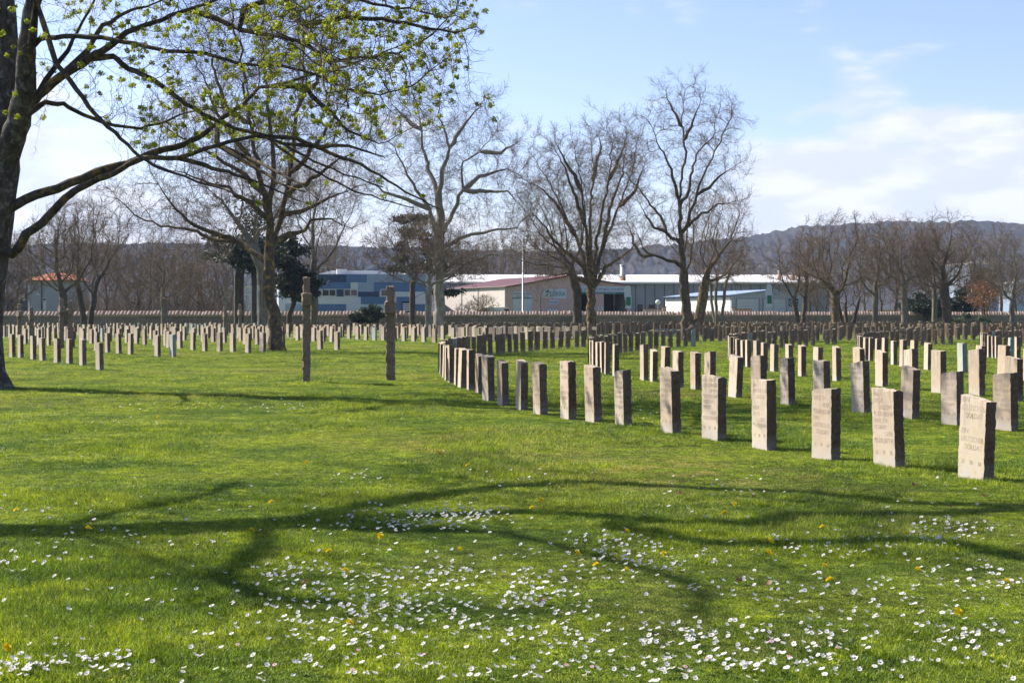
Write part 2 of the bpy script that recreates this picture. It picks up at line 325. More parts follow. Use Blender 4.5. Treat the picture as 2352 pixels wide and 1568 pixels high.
# ------------------------------------------------------------------ steles
def stele_mesh(name, w=.35, dp=.125, h=.83, nx=6, ny=3, nz=20, seed=0, amp=.014, mats=('dressed', 'split'), notch=0.):
    rr = random.Random(seed); idx = {}; vs = []; fs = []; mi = []
    so_ = Vector((seed*7.3, seed*3.1, seed*1.7))
    def vert(i, j, k_):
        key = (i, j, k_)
        if key in idx: return idx[key]
        x = (i/nx-.5)*w; y = (j/ny-.5)*dp; z = k_/nz*(h+.10)-.10
        q = Vector((x, y, z))+so_
        if i in (0, nx): x += (1 if i else -1)*amp*(abs(noise.noise(q*11))*2.9+abs(noise.noise(q*30))*1.2-.7)*(.38 if j in (0, ny) else 1.15)
        if j == ny: y += amp*.8*(noise.noise(q*12)+.5*noise.noise(q*30))
        if j == 0: y += amp*.12*noise.noise(q*9)+(amp*.35*max(0, noise.noise(q*22)) if i in (0, nx) or k_ == nz else 0)
        if k_ == nz: z += amp*(.9*noise.noise(Vector((x*9, y*9, seed)))+.7*noise.noise(q*28))+notch*x*.12
        idx[key] = len(vs); vs.append((x, y, z)); return idx[key]
    def face(a, b_, c, d, m_): fs.append((a, b_, c, d)); mi.append(m_)
    for i in range(nx):
        for k_ in range(nz):
            face(vert(i, 0, k_), vert(i+1, 0, k_), vert(i+1, 0, k_+1), vert(i, 0, k_+1), 0)
            face(vert(i+1, ny, k_), vert(i, ny, k_), vert(i, ny, k_+1), vert(i+1, ny, k_+1), 1)
        for j in range(ny): face(vert(i, j, nz), vert(i+1, j, nz), vert(i+1, j+1, nz), vert(i, j+1, nz), 0)
    for j in range(ny):
        for k_ in range(nz):
            face(vert(0, j+1, k_), vert(0, j, k_), vert(0, j, k_+1), vert(0, j+1, k_+1), 1)
            face(vert(nx, j, k_), vert(nx, j+1, k_), vert(nx, j+1, k_+1), vert(nx, j, k_+1), 1)
    me = npmesh(name, vs, fs, [M[x] for x in mats], False, mi); return me
HI = [stele_mesh('gravestone', seed=i+1, h=.83+.02*((i*7) % 5-2), nz=36, nx=7, ny=6, amp=.013, notch=(i % 3)-1) for i in range(7)]
HIG = [stele_mesh('gravestone', seed=21+i, nz=22, nx=5, ny=4, mats=('gdressed', 'gsplit')) for i in range(2)]
MID = [stele_mesh('gravestone', seed=31+i, nx=3, ny=2, nz=10, h=.82+.015*(i % 3-1), amp=.016) for i in range(6)]
MIDG = [stele_mesh('gravestone', seed=41, nx=3, ny=2, nz=8, mats=('gdressed', 'gsplit'))]
LOW = [stele_mesh('low', seed=51+i, nx=1, ny=1, nz=3, amp=.02, h=.82+.02*(i % 3-1)) for i in range(4)]

def ordinal(n):
    small = 'zeroth first second third fourth fifth sixth seventh eighth ninth tenth eleventh twelfth thirteenth fourteenth fifteenth sixteenth seventeenth eighteenth nineteenth'.split()
    if n < 20: return small[n]
    tens = {2: 'twent', 3: 'thirt', 4: 'fort', 5: 'fift', 6: 'sixt', 7: 'sevent', 8: 'eight', 9: 'ninet'}[n//10 % 10]
    return tens+'ieth' if n % 10 == 0 else tens+'y-'+small[n % 10]
def text_piece(body, size, align='LEFT'):
    c = D.curves.new('inscription', 'FONT'); c.body = body; c.size = size; c.align_x = align; c.resolution_u = 2; c.extrude = .0011; c.offset = 0
    o = D.objects.new('tmp', c); COL.objects.link(o); bpy.context.view_layer.update()
    me = D.meshes.new_from_object(o.evaluated_get(bpy.context.evaluated_depsgraph_get()))
    vs = np.zeros(len(me.vertices)*3); me.vertices.foreach_get('co', vs); fs = [tuple(p.vertices) for p in me.polygons]
    COL.objects.unlink(o); D.objects.remove(o); D.curves.remove(c); D.meshes.remove(me); return vs.reshape(-1, 3), fs
def signtext(mb, body, cx, z, size, y, width=None, align='CENTER', mi=0, depth=12.):
    vs, fs = text_piece(body, size, align)
    if width:
        w_ = vs[:, 0].max()-vs[:, 0].min(); vs[:, 0] *= width/w_
    mb.add([(cx+a[0], y-a[2]*depth, z+a[1]) for a in vs], fs, mi)
def inscribe(root, lines, nums, w=.35, h=.83):
    mb = MB(); z = h-.085; n = len(lines); step = min(.075, (h-.29)/max(n, 1))
    for ln in lines:
        al = 'LEFT'; 
        if ln.startswith('>'): al = 'RIGHT'; ln = ln[1:]
        if ln:
            vs, fs = text_piece(ln, step*.92, al); wd = vs[:, 0].max()-vs[:, 0].min()
            lim = w-.05; sc = min(1., lim/wd); x0 = -w/2+.028 if al == 'LEFT' else w/2-.028
            mb.add([(x0+a[0]*sc*(.92 if sc == 1 else 1), -.0632-a[2]*.6, z+a[1]*1.05) for a in vs], fs)
        z -= step
    for x, s_ in zip((-.115, 0, .115), nums):
        vs, fs = text_piece(s_, .055, 'CENTER'); mb.add([(x+a[0]*.8, -.0632-a[2]*.6, .155+a[1]) for a in vs], fs)
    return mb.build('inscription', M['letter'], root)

EDS = ['EIN', 'DEUTSCHER', '>SOLDAT']
INS1 = [(EDS+['']+EDS, ('37', '28', '38')),
 (['MAX', 'SPITZL', '>FELDW', '*1.3.03 †8.9.44', 'WALTER', 'SCHARR', '>GEFR', '*21.7.25 †SEPT.44'], ('35', '28', '36')),
 (['HEINZ', 'WERTH', '>MTR', '*23.6.20 †11.9.44']+EDS, ('33', '28', '34')),
 (EDS+['', 'JOSEF', 'NOTH', '>UFFZ', '*9.4.20 †31.8.44'], ('31', '28', '32')),
 (['LUDWIG', 'BROCKMEYER', '>HPTM', '*3.6.92 †21.8.44', 'WERNER', 'MIELKE', '>UFFZ', '*12.9.17 †20.8.44'], ('29', '28', '30')),
 (['KASPAR', 'GOTTEMANN', '>OGEFR', '*7.5.08 †21.8.44', 'HEINRICH', 'KELLER', '>STGEFR', '*1.3.25 †21.8.44'], ('27', '28', '28')),
 (['WALTER', 'LEOPOLD', '>GEFR', '*28.4.11 †17.8.44', 'JOHANNES', 'NORMANN', '>GEFR', '*28.5.26 †21.8.44'], ('25', '28', '26')),
 (['WILLI', 'OTTO', '>GEFR', '', 'EMIL', 'WOLF', '>UFFZ', '*2.2.02 †20.8.44'], ('23', '28', '24')),
 (EDS+['']+EDS, ('21', '28', '22')), (EDS+['']+EDS, ('19', '28', '20'))]
INS2 = [(['GEORG', 'HERLIK', '>MTR', '*9.8.14 †10.9.44', 'PAUL', 'TSCHACH', '>STGEFR', '*11.10.10 †10.9.44'], ('135', '28', '136')),
 (EDS+['']+EDS, ('133', '28', '134')), (EDS+['']+EDS, ('131', '28', '132')), (EDS+['']+EDS, ('129', '28', '130')),
 (EDS+['']+EDS, ('127', '28', '128')), (['JOSEF', 'KRUGER', '>GEFR', '*8.2.23 †21.8.44', '', '', '>UFFZ', '*8.3.25 †2.8.44'], ('125', '28', '126')), (EDS+['']+EDS, ('123', '28', '124'))]

CC = (66.0, 42.0); RR = [68.0, 63.6, 58.9, 54.2, 49.5, 44.8, 40.1, 35.4]
rs = random.Random(11)
stones = []                   # x, y, rot, rowkey, index, forced green
def vis(x, y, m=0.12):
    return y > 4 and abs(x) < y*(.36+m)+1
rows = {}
def put(rowkey, x, y, f, green=False):
    lst = rows.setdefault(rowkey, []); lst.append(1)
    rot = math.atan2(f[0], -f[1])+rs.gauss(0, .035)
    stones.append([x+rs.gauss(0, .025), y+rs.gauss(0, .025), rot, rowkey, len(lst), green])
row1 = [gp(*p) for p in [(2240,1103),(2050,1077),(1890,1055),(1752,1033),(1635,1013),(1530,998),(1437,981),(1365,970),(1303,963),(1248,952),(1199,941),(1158,931),(1122,920)]]
for x, y in row1:
    a = math.atan2(y-CC[1], CC[0]-x); put('R1', x, y, (-math.cos(a), math.sin(a)))
a = math.atan2(row1[-1][1]-CC[1], CC[0]-row1[-1][0])
while True:
    a += 1.14/68
    x = CC[0]-68*math.cos(a); y = CC[1]+68*math.sin(a)
    if y > 70.3: break
    put('R1', x, y, (-math.cos(a), math.sin(a)), len(rows['R1']) in (29,))
row2 = [gp(*p) for p in [(2323,989),(2194.6,976),(2076.7,963.3),(1976.7,953.6),(1895,941),(1813.7,932.6),(1746,921),(1685,913),(1632,905),(1595,897),(1558,891),(1527,884),(1500,878),(1477,875)]]
for x, y in row2:
    a = math.atan2(y-CC[1], CC[0]-x); put('R2', x, y, (-math.cos(a), math.sin(a)))
a = math.atan2(row2[-1][1]-CC[1], CC[0]-row2[-1][0])+.02
while True:
    a += 1.2/63.6
    x = CC[0]-63.6*math.cos(a); y = CC[1]+63.6*math.sin(a)
    if y > 71: break
    put('R2', x, y, (-math.cos(a), math.sin(a)), len(rows['R2']) in (43, 46))
for ri in range(2, 8):
    Rr_ = RR[ri]; a = -.62; aend = [0, 0, .585, .64, .74, .84, .95, 1.05][ri]; k = 0
    while a < aend:
        a += (1.28 if a < .1 else 1.1)/Rr_; x = CC[0]-Rr_*math.cos(a); y = CC[1]+Rr_*math.sin(a)
        if not vis(x, y): continue
        if rs.random() < .04: continue
        k += 1; put('R%d' % (ri+1), x, y, (-math.cos(a), math.sin(a)), (ri, k) in ((3, 9), (2, 34), (4, 12), (4, 26)))
# far block behind the cross path
def wall_y(x): return 128+(x+52)*(40/120.)
for ri in range(0, 22):
    Rr_ = 44.8+ri*4.65; a = .2
    while a < 1.45:
        a += .92/Rr_; x = CC[0]-Rr_*math.cos(a); y = CC[1]+Rr_*math.sin(a); px = CX+x/y*F
        if not vis(x, y, .06) or y > wall_y(x)-4.5: continue
        if px < 520: continue
        if px < 1010 and y < 108: continue
        if px < 1580 and y < 104: continue
        if px < 1640 and y < 80: continue
        if y < (80 if px < 2080 else 72) or (Rr_ <= 64 and a < [.66, .66, .78, .88, 1][max(0, min(4, int((64-Rr_)/4.6)))]): continue
        if abs((a-.98)*Rr_) < 1.6: continue
        if rs.random() < .03: continue
        put('far%d' % ri, x, y, (-math.cos(a), math.sin(a)), rs.random() < .012)
# left field, straight ranks running back to the left
FL = Vector((-.83, -.56)); dl = Vector((-.49, .872))
def rank(key, pts): 
    for x, y in pts: put(key, x, y, FL, False)
rank('L1', [gp(*p) for p in [(230,850.8),(194.5,841),(162,837.5),(131.5,835.7),(102.3,829.2),(74.2,826),(48.7,821.6),(25.3,820.8)]])
rank('L2', [gp(*p) for p in [(395.8,820.3),(363,819.5),(301,814.3),(274,812),(248,809.9),(221,806),(192,802),(166,799),(139,797),(113,795),(90,793),(60,790)]])
stones[-12][5] = True
rank('L3', [gp(*p) for p in [(602.5,808.2),(568.6,810.8),(533.9,809.6),(503,808.5),(471.9,807),(445,804),(414,801.8),(386,799.5)]])
rank('L4', [gp(*p) for p in [(772.6,803.8),(735.6,802.5)]])
starts = {'L3': (-17.2, 70.5), 'L4': (-11.2, 69.5), 'L2': (-22.5, 76)}
for key, (x, y) in starts.items():
    p = Vector((x, y))
    for i in range(40):
        q = p+dl*1.85*i
        if not vis(q.x, q.y, .05) or q.y > wall_y(q.x)-5: continue
        if rs.random() < .05: continue
        put(key, q.x, q.y, FL, rs.random() < .03)
Lst = [('L5', (-10.2, 80.5)), ('L6', (-4.26, 78.4)), ('L7', (-1.6, 83.2)), ('L8', (1.6, 86.2)), ('L9', (-.5, 96)), ('L10', (-7.5, 116)), ('L11', (-16, 128))]
for key, (x, y) in Lst:
    p = Vector((x, y))
    for i in range(40):
        q = p+dl*1.35*i; px = CX+q.x/q.y*F
        if not vis(q.x, q.y, .05) or q.y > wall_y(q.x)-5: continue
        if q.y > 112 and px > 520: continue
        if rs.random() < .04: continue
        put(key, q.x, q.y, FL, rs.random() < .05)
for key, (x, y), n in (('Lx1', (-13.5, 79), 8), ('Lx2', (-15, 92), 14), ('Lx3', (-21, 88), 20), ('Lx4', (-26, 84), 20), ('Lx5', (-13, 104), 12), ('Lx6', (-31, 92), 14)):
    p = Vector((x, y))
    for i in range(n):
        q = p+dl*1.6*i
        if not vis(q.x, q.y, .05) or q.y > wall_y(q.x)-5: continue
        put(key, q.x, q.y, FL, rs.random() < .04)
FF = Vector((-.62, -.78))
for i in range(13):
    u = i/12; put('C1', -1.9+7.1*u+rs.gauss(0, .05), 83.4+5.2*u, FF)
for i in range(12):
    u = i/11; put('C2', -3.2+7.4*u+rs.gauss(0, .1), 87.5+5.2*u, FF)
order = sorted(range(len(stones)), key=lambda i: (0 if vis(stones[i][0], stones[i][1], .015) else 1, stones[i][1]))
single = set(order[:300])
rowwords = {'R1': 'frontmost curved row at right', 'R2': 'second curved row at right', 'R3': 'third curved row at right', 'R4': 'fourth curved row at right',
            'R5': 'fifth curved row at right', 'R6': 'sixth curved row at right', 'R7': 'seventh curved row at right', 'R8': 'eighth curved row at right',
            'L1': 'nearest straight rank at left', 'L2': 'second straight rank at left', 'L3': 'third straight rank at left', 'L4': 'fourth straight rank, right of the forked tree',
            'L5': 'fifth straight rank at left', 'L6': 'sixth straight rank at left', 'L7': 'seventh straight rank at left', 'L8': 'eighth straight rank at left'}
dims = {}
for i, (x, y, rot, key, n, green) in enumerate(stones):
    if i not in single: continue
    if y < 34: me = (HIG if green else HI)[rs.randrange(2 if green else 7)]
    else: me = MIDG[0] if green else MID[rs.randrange(6)]
    o = link('gravestone', me); o.location = (x, y, 0); o.rotation_euler = (rs.gauss(0, .016), rs.gauss(0, .020), rot)
    s_ = 1+rs.gauss(0, .018); o.scale = (s_*rs.uniform(.94, 1.06), s_, s_*rs.uniform(.96, 1.03))
    tone = 'greenish grave marker' if green else 'sandstone grave marker'
    if key in rowwords: lab = '%s, %s from near end of %s' % (tone, ordinal(n), rowwords[key])
    else: lab = '%s standing in the dense distant ranks of the cemetery' % tone
    tag(o, lab, 'gravestone', 'gravestones standing in rows on the lawn')
    ins = None
    if key == 'R1' and n <= len(INS1): ins = INS1[n-1]
    if key == 'R2' and n <= len(INS2): ins = INS2[n-1]
    if ins:
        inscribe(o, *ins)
rest = [s_ for i, s_ in enumerate(stones) if i not in single]
LV = []; LF = []; LM = []; LT = []; base = 0
lows = []
for me in LOW:
    v = np.zeros(len(me.vertices)*3, np.float32); me.vertices.foreach_get('co', v)
    f_ = np.array([list(p.vertices) for p in me.polygons]); mi = np.array([p.material_index for p in me.polygons]); lows.append((v.reshape(-1, 3), f_, mi))
for (x, y, rot, key, n, green) in rest:
    v, f_, mi = lows[rs.randrange(4)]; c, s_ = math.cos(rot), math.sin(rot); h_ = rs.uniform(.95, 1.05)
    q = np.stack([v[:, 0]*c-v[:, 1]*s_+x, v[:, 0]*s_+v[:, 1]*c+y, v[:, 2]*h_], -1)
    LV.append(q); LF.append(f_+base); LM.append(mi+(2 if green else 0)); LT.append(np.full(len(q), rs.random())); base += len(q)
if rest:
    me = npmesh('distant_gravestones', np.concatenate(LV), np.concatenate(LF), [M['dressed'], M['split'], M['gdressed'], M['gsplit']], False, np.concatenate(LM))
    at = me.attributes.new('tone', 'FLOAT', 'POINT'); at.data.foreach_set('value', np.concatenate(LT).astype(np.float32))
    tag(link('distant_gravestones', me), 'dense far ranks of sandstone grave markers in front of the stone wall', 'gravestones', kind='stuff')
for me in LOW: D.meshes.remove(me)
print('STONES', len(stones), 'single', len(single))

# ------------------------------------------------------------------ stone crosses, seen nearly edge-on
def rough_box(mb, x0, x1, y0, y1, z0, z1, seed, n=5, nz=8, amp=.016, top_pt=0.):
    idx = {}; vs = []; fs = []
    def vert(i, j, k_):
        if (i, j, k_) in idx: return idx[(i, j, k_)]
        x = x0+(x1-x0)*i/n; y = y0+(y1-y0)*j/n; z = z0+(z1-z0)*k_/nz; q = Vector((x*2+seed, y*2, z))
        e = Vector((noise.noise(q*9), noise.noise(q*9+Vector((9, 3, 1))), noise.noise(q*7+Vector((3, 8, 5)))))*amp*2.5
        if k_ == nz and top_pt: z += top_pt*(1-max(abs(i/n-.5), abs(j/n-.5))*2)
        idx[(i, j, k_)] = len(vs); vs.append((x+e.x, y+e.y, z+e.z*(1 if k_ == nz else .4))); return idx[(i, j, k_)]
    for i in range(n):
        for j in range(n):
            fs.append((vert(i, j, nz), vert(i+1, j, nz), vert(i+1, j+1, nz), vert(i, j+1, nz)))
            fs.append((vert(i, j+1, 0), vert(i+1, j+1, 0), vert(i+1, j, 0), vert(i, j, 0)))
        for k_ in range(nz):
            fs.append((vert(i, 0, k_), vert(i+1, 0, k_), vert(i+1, 0, k_+1), vert(i, 0, k_+1)))
            fs.append((vert(i+1, n, k_), vert(i, n, k_), vert(i, n, k_+1), vert(i+1, n, k_+1)))
            fs.append((vert(0, i+1, k_), vert(0, i, k_), vert(0, i, k_+1), vert(0, i+1, k_+1)))
            fs.append((vert(n, i, k_), vert(n, i+1, k_), vert(n, i+1, k_+1), vert(n, i, k_+1)))
    mb.add(vs, fs)
m2, t, b = mat('hewn_sandstone', .92, .12); v = coords(t, 'Object'); n1 = noise_(t, v, 3, 6, .6); n2 = noise_(t, v, 28, 5, .7); n3 = noise_(t, v, 9, 3)
c = ramp(t, n1, [(.3, (.14,.105,.08)), (.5, (.23,.18,.135)), (.68, (.16,.13,.105))]); t.links.new(mix(t, mrange(t, n2, .6, .75, 0, .5), c, (.16,.13,.11)), b.inputs['Base Color'])
bump(t, b, mth(t, 'ADD', n3, mth(t, 'MULTIPLY', n2, .4)), 1, .05); M['hewn'] = m2
def cross(px, d, h, label, w=.15, seed=1, yaw=.9):
    r_ = empty('stone_cross', (xat(px, d), d, 0), yaw); tag(r_, label, 'stone cross', 'tall stone crosses standing among the graves')
    za = h-.50; t_ = w
    mb = MB(); rough_box(mb, -w/2, w/2, -t_/2, t_/2, -.1, za-.14, seed, 4, 40); mb.build('shaft', M['hewn'], r_)
    mb = MB(); rough_box(mb, -w/2-.32, w/2+.32, -t_/2-.016, t_/2+.016, za-.14, za+.14, seed+5, 6, 8, .014); mb.build('cross_arm', M['hewn'], r_)
    mb = MB(); rough_box(mb, -w/2+.01, w/2-.01, -t_/2+.01, t_/2-.01, za+.135, h, seed+9, 4, 10, .012, .02); mb.build('cross_head', M['hewn'], r_)
def yawat(px, d, off=.0): return math.atan2(d, xat(px, d))+off      # arm axis points along the sight line
cross(704, 32.9, 2.44, 'tall rough stone cross seen edge-on, nearer the forked tree', .165, 1, yawat(704, 32.9, .03))
cross(897, 34.2, 2.26, 'tall rough stone cross seen edge-on, beside the curved row of graves', .20, 2, yawat(897, 34.2, -.05))
for px, d, h, lb, sd in ((44.8, 75, 2.12, 'small distant stone cross beside the maple trunk', 3), (71.9, 75, 1.96, 'small distant stone cross, second from the maple trunk', 4), (141, 66, 2.3, 'distant stone cross below the pale house, left one of its pair', 5),
                         (161, 66, 2.21, 'distant stone cross below the pale house, right one of its pair', 6), (517, 88, 2.06, 'distant stone cross left of the pines, shorter of its pair', 7), (551, 86, 2.18, 'distant stone cross left of the pines, taller of its pair', 8), (913.7, 128, 1.9, 'tiny far stone cross seen just right of the shorter tall cross', 9)):
    cross(px, d, h, lb, .20 if d < 80 else .19, sd, yawat(px, d, .12))

# ------------------------------------------------------------------ cemetery wall
wa = Vector((-56, 126.7)); wb = Vector((74, 170)); wl = (wb-wa).length; wang = math.atan2(wb.y-wa.y, wb.x-wa.x)
wr = empty('cemetery_wall', (wa.x, wa.y, 0), wang); tag(wr, 'long low field stone wall capped with clay tiles behind the graves', 'wall')
mb = MB(); mb.box(0, wl, -.22, .22, -.2, 1.40); mb.build('masonry', M['wall'], wr)
mb = MB(); k = 7; pitch = .34; n = int(wl/pitch)
for i in range(n):
    x0 = (i+.5)*pitch+rs.gauss(0, .02); dz = rs.gauss(0, .016)+.035*math.sin(i*.11)+.02*math.sin(i*.37); r_ = pitch*rs.uniform(.44, .52)
    if rs.random() < .012: continue
    for s1, ya, yb in ((-1, 0.0, -.36), (1, 0.0, .36)):
        ring = []
        for (yy, zz, rr_) in ((ya, 1.78+dz, r_), (yb, 1.46+dz, r_*.95)):
            for a_ in range(k+1):
                q = math.pi*a_/k; ring.append((x0+rr_*math.cos(q)+(yy*.5), yy, zz+rr_*math.sin(q)*.7))
        mb.add(ring, [(j, j+1, j+1+k+1, j+k+1) for j in range(k)])
        e0 = k+1; mb.add(ring[e0:]+[(x0+yb*.5, yb, 1.42)], [tuple(range(k+2))])
mb.prism([(0, 0), (1, 0), (1, 1), (0, 1)], 0, 0) if False else mb.add([(0,-.34,1.402),(wl,-.34,1.402),(wl,.34,1.402),(0,.34,1.402),(0,-.34,1.44),(wl,-.34,1.44),(wl,.34,1.44),(0,.34,1.44),(0,0,1.74),(wl,0,1.74)], [(0,3,2,1),(0,1,5,4),(3,7,6,2),(4,5,9,8),(8,9,6,7),(0,4,8,7,3),(1,2,6,9,5)])
mb.build('tile_coping', M['tile'], wr)

# ------------------------------------------------------------------ trees
class Tree:
    """space colonization: branches grow from the trunk towards points scattered in the crown's envelope"""
    def __init__(s, seed): s.rng = np.random.default_rng(seed); s.P = []; s.par = []
    def chain(s, pts, parent=-1):
        ids = []
        for p in pts:
            s.P.append(np.array(p, float)); s.par.append(parent); parent = len(s.P)-1; ids.append(parent)
        return ids
    def grow(s, A, step=.45, infl=3.0, kill=.7, it=80, bias=(0, 0, .12), jit=.22, maxn=6000, inertia=.55):
        A = np.asarray(A); P = np.array(s.P); par = list(s.par); nch = np.zeros(len(P), int)
        for q in par:
            if q >= 0: nch[q] += 1
        D2 = ((A[:, None, :]-P[None])**2).sum(2); ni = D2.argmin(1); ndd = np.sqrt(D2.min(1)); bias = np.array(bias); infl0 = infl
        for _ in range(it):
            if len(A) == 0 or len(P) > maxn: break
            act = ndd < infl
            if not act.any():
                infl *= 1.4
                if infl > infl0*6: break
                continue
            src = np.unique(ni[act]); dirs = np.zeros((len(P), 3)); v = A[act]-P[ni[act]]; v /= np.linalg.norm(v, axis=1)[:, None]+1e-9
            np.add.at(dirs, ni[act], v); dv = dirs[src]; dv /= np.linalg.norm(dv, axis=1)[:, None]+1e-9
            PA = np.array(par)[src]; pd = P[src]-P[np.maximum(PA, 0)]; pd /= np.linalg.norm(pd, axis=1)[:, None]+1e-6
            dv = dv+bias+inertia*pd*(PA >= 0)[:, None]+s.rng.normal(0, jit, dv.shape); dv /= np.linalg.norm(dv, axis=1)[:, None]+1e-9
            ok = nch[src] < 3; src = src[ok]; dv = dv[ok]
            if len(src) == 0: break
            N = P[src]+dv*step; nch[src] += 1; base = len(P); P = np.vstack([P, N]); par += list(src); nch = np.concatenate([nch, np.zeros(len(N), int)])
            D2 = ((A[:, None, :]-N[None])**2).sum(2); m_ = D2.argmin(1); dm = np.sqrt(D2.min(1)); better = dm < ndd
            ni = np.where(better, m_+base, ni); ndd = np.where(better, dm, ndd); keep = ndd > kill
            A = A[keep]; ni = ni[keep]; ndd = ndd[keep]
        s.P = [p for p in P]; s.par = [int(q) for q in par]
    def radii(s, rt, tip=.008):
        n = len(s.P); ch = [[] for _ in range(n)]
        for i, p in enumerate(s.par):
            if p >= 0: ch[p].append(i)
        cnt = np.zeros(n)
        order_ = s._order(ch)
        for i in reversed(order_): cnt[i] = sum(cnt[c_] for c_ in ch[i]) if ch[i] else 1
        N = max(cnt[0], 2); e = math.log(rt/tip)/math.log(N)
        s.rad = tip*cnt**e; s.ch = ch; s.cnt = cnt; s.order_ = order_
    def _order(s, ch):
        st = [i for i, p in enumerate(s.par) if p < 0]; out = []
        while st:
            i = st.pop(); out.append(i); st += ch[i]
        return out
    def polys(s, flare=None):
        """continuous chains following the thickest child"""
        out = []; st = [(i, None) for i, p in enumerate(s.par) if p < 0]
        while st:
            i, pr = st.pop(); pts = []; rd = []
            if pr is not None: pts.append(s.P[pr]); rd.append(min(s.rad[pr], s.rad[i]*1.25))
            while True:
                pts.append(s.P[i]); rd.append(s.rad[i]); c_ = s.ch[i]
                if not c_: break
                c_ = sorted(c_, key=lambda q: -s.rad[q])
                for q in c_[1:]: st.append((q, i))
                i = c_[0]
            if len(pts) > 1: out.append((pts, rd))
        return out
    def twigs(s, per=2, length=.7, thr=.04, r0=.007, droop=0., sub=2, spread=.9, tips=None):
        out = []; rg = random.Random(int(s.rng.integers(1e9))); tipl = []
        for i, p in enumerate(s.par):
            if p < 0 or s.rad[i] > thr: continue
            d = s.P[i]-s.P[p]; d = d/(np.linalg.norm(d)+1e-9)
            m_ = per if isinstance(per, int) else (int(per)+(rg.random() < per-int(per)))
            for _ in range(m_):
                x, y, z = s.P[p]+(s.P[i]-s.P[p])*rg.random()
                dx, dy, dz = d[0]+rg.gauss(0, spread), d[1]+rg.gauss(0, spread), d[2]+rg.gauss(0, spread)+.35
                L = length*rg.uniform(.5, 1.3); n = 4; pts = [(x, y, z)]
                for k_ in range(n):
                    q = math.sqrt(dx*dx+dy*dy+dz*dz)+1e-6; dx /= q; dy /= q; dz /= q
                    x += dx*L/n; y += dy*L/n; z += dz*L/n; pts.append((x, y, z))
                    dx += rg.gauss(0, .28); dy += rg.gauss(0, .28); dz += rg.gauss(0, .28)+.10-droop
                    if k_ < n-1:
                        for _s in range(sub if k_ else 1):
                            if rg.random() < .75:
                                ex, ey, ez = dx+rg.gauss(0, .8), dy+rg.gauss(0, .8), dz+rg.gauss(0, .8); l2 = L*rg.uniform(.25, .5); w = math.sqrt(ex*ex+ey*ey+ez*ez)+1e-6
                                a1 = (x+ex/w*l2*.5, y+ey/w*l2*.5, z+ez/w*l2*.5); a2 = (a1[0]+(ex/w+rg.gauss(0, .3))*l2*.5, a1[1]+(ey/w+rg.gauss(0, .3))*l2*.5, a1[2]+(ez/w+rg.gauss(0, .3)-droop)*l2*.5)
                                out.append(([(x, y, z), a1, a2], [r0*.7, r0*.6, r0*.45])); tipl.append(a2)
                out.append((pts, [r0*(1-.14*k_) for k_ in range(n+1)])); tipl.append(pts[-1])
        s.tips = tipl; return out
def env(rng, blobs, n, shell=.35):
    """points in ellipsoids (cx,cy,cz,rx,ry,rz,weight), denser towards the outside"""
    w = np.array([b_[6] for b_ in blobs]); w = w/w.sum(); out = []
    for b_, c_ in zip(blobs, (w*n).astype(int)):
        v = rng.normal(size=(c_, 3)); v /= np.linalg.norm(v, axis=1)[:, None]; r_ = rng.random(c_)**shell
        out.append(np.array(b_[:3])+v*r_[:, None]*np.array(b_[3:6]))
    return np.concatenate(out)
def split_polys(pl, thr):
    """thick part -> trunk mesh, thin part -> crown mesh"""
    a, b_ = [], []
    for pts, rd in pl:
        k_ = next((i for i, r_ in enumerate(rd) if r_ < thr), len(rd))
        if k_ >= 2: a.append((pts[:k_], rd[:k_]))
        if k_ < len(rd): b_.append((pts[max(0, k_-1):], rd[max(0, k_-1):]))
    return a, [q for q in b_ if len(q[0]) > 1]
def make_tree(name, loc, label, cat='tree', seed=1, H=14., fork=3., rt=.4, blobs=None, natt=900, step=.5, infl=3., kill=.8, lean=(0, 0), stems=1, bias=.1, jit=.22,
              tw=2, twl=.7, twr=.008, twthr=.04, bm='bark_brown', tm='twig', group=None, droop=0., shell=.4, tip=.010, sub=2, rot=0., flare=1.5):
    T = Tree(seed); n = max(3, int(fork/step)); ids = None
    for s_ in range(stems):
        ang = 2*math.pi*s_/max(1, stems)+seed; off = (.22*math.cos(ang), .22*math.sin(ang)) if stems > 1 else (0, 0)
        pts = []
        for i in range(n+1):
            u = i/n; wob = .04*rt/.4
            pts.append((off[0]*(1+2.6*u)+lean[0]*u*fork+T.rng.normal(0, wob), off[1]*(1+2.6*u)+lean[1]*u*fork+T.rng.normal(0, wob), u*fork-.1))
        T.chain(pts)
    if blobs is None: blobs = [(0, 0, fork+(H-fork)*.52, H*.3, H*.3, (H-fork)*.52, 1)]
    A = env(T.rng, blobs, natt, shell); A = A[A[:, 2] > fork*.75]
    T.grow(A, step, infl, kill, 90, (0, 0, bias), jit)
    T.radii(rt/ (stems**.45), tip)
    for i, p in enumerate(T.P):          # root flare
        if p[2] < .6: T.rad[i] *= 1+(flare-1)*max(0, (1-p[2]/.6))**2
    th, tn = split_polys(T.polys(), .035)
    r_ = empty(name, loc, rot); tag(r_, label, cat, group)
    link('trunk', tubes_mesh('trunk', th, M[bm], 9), r_)
    tws = T.twigs(tw, twl, twthr, twr, droop, sub); ob = link('crown', tubes_mesh('crown', tn, M[bm], 4), r_); r_['n'] = len(tws); del r_['n']
    me = tubes_mesh('twigs', tws, M[tm], 3); link('twigs', me, r_)
    return r_, T
def copy_tree(o, loc, rz, sc, label):
    c = o.copy(); COL.objects.link(c); c.location = loc; c.rotation_euler = (0, 0, rz); c.scale = (sc, sc, sc) if not isinstance(sc, tuple) else sc; c['label'] = label
    for ch in o.children:
        k_ = ch.copy(); COL.objects.link(k_); k_.parent = c
    return c
def at_(px, d): return (xat(px, d), d, 0)

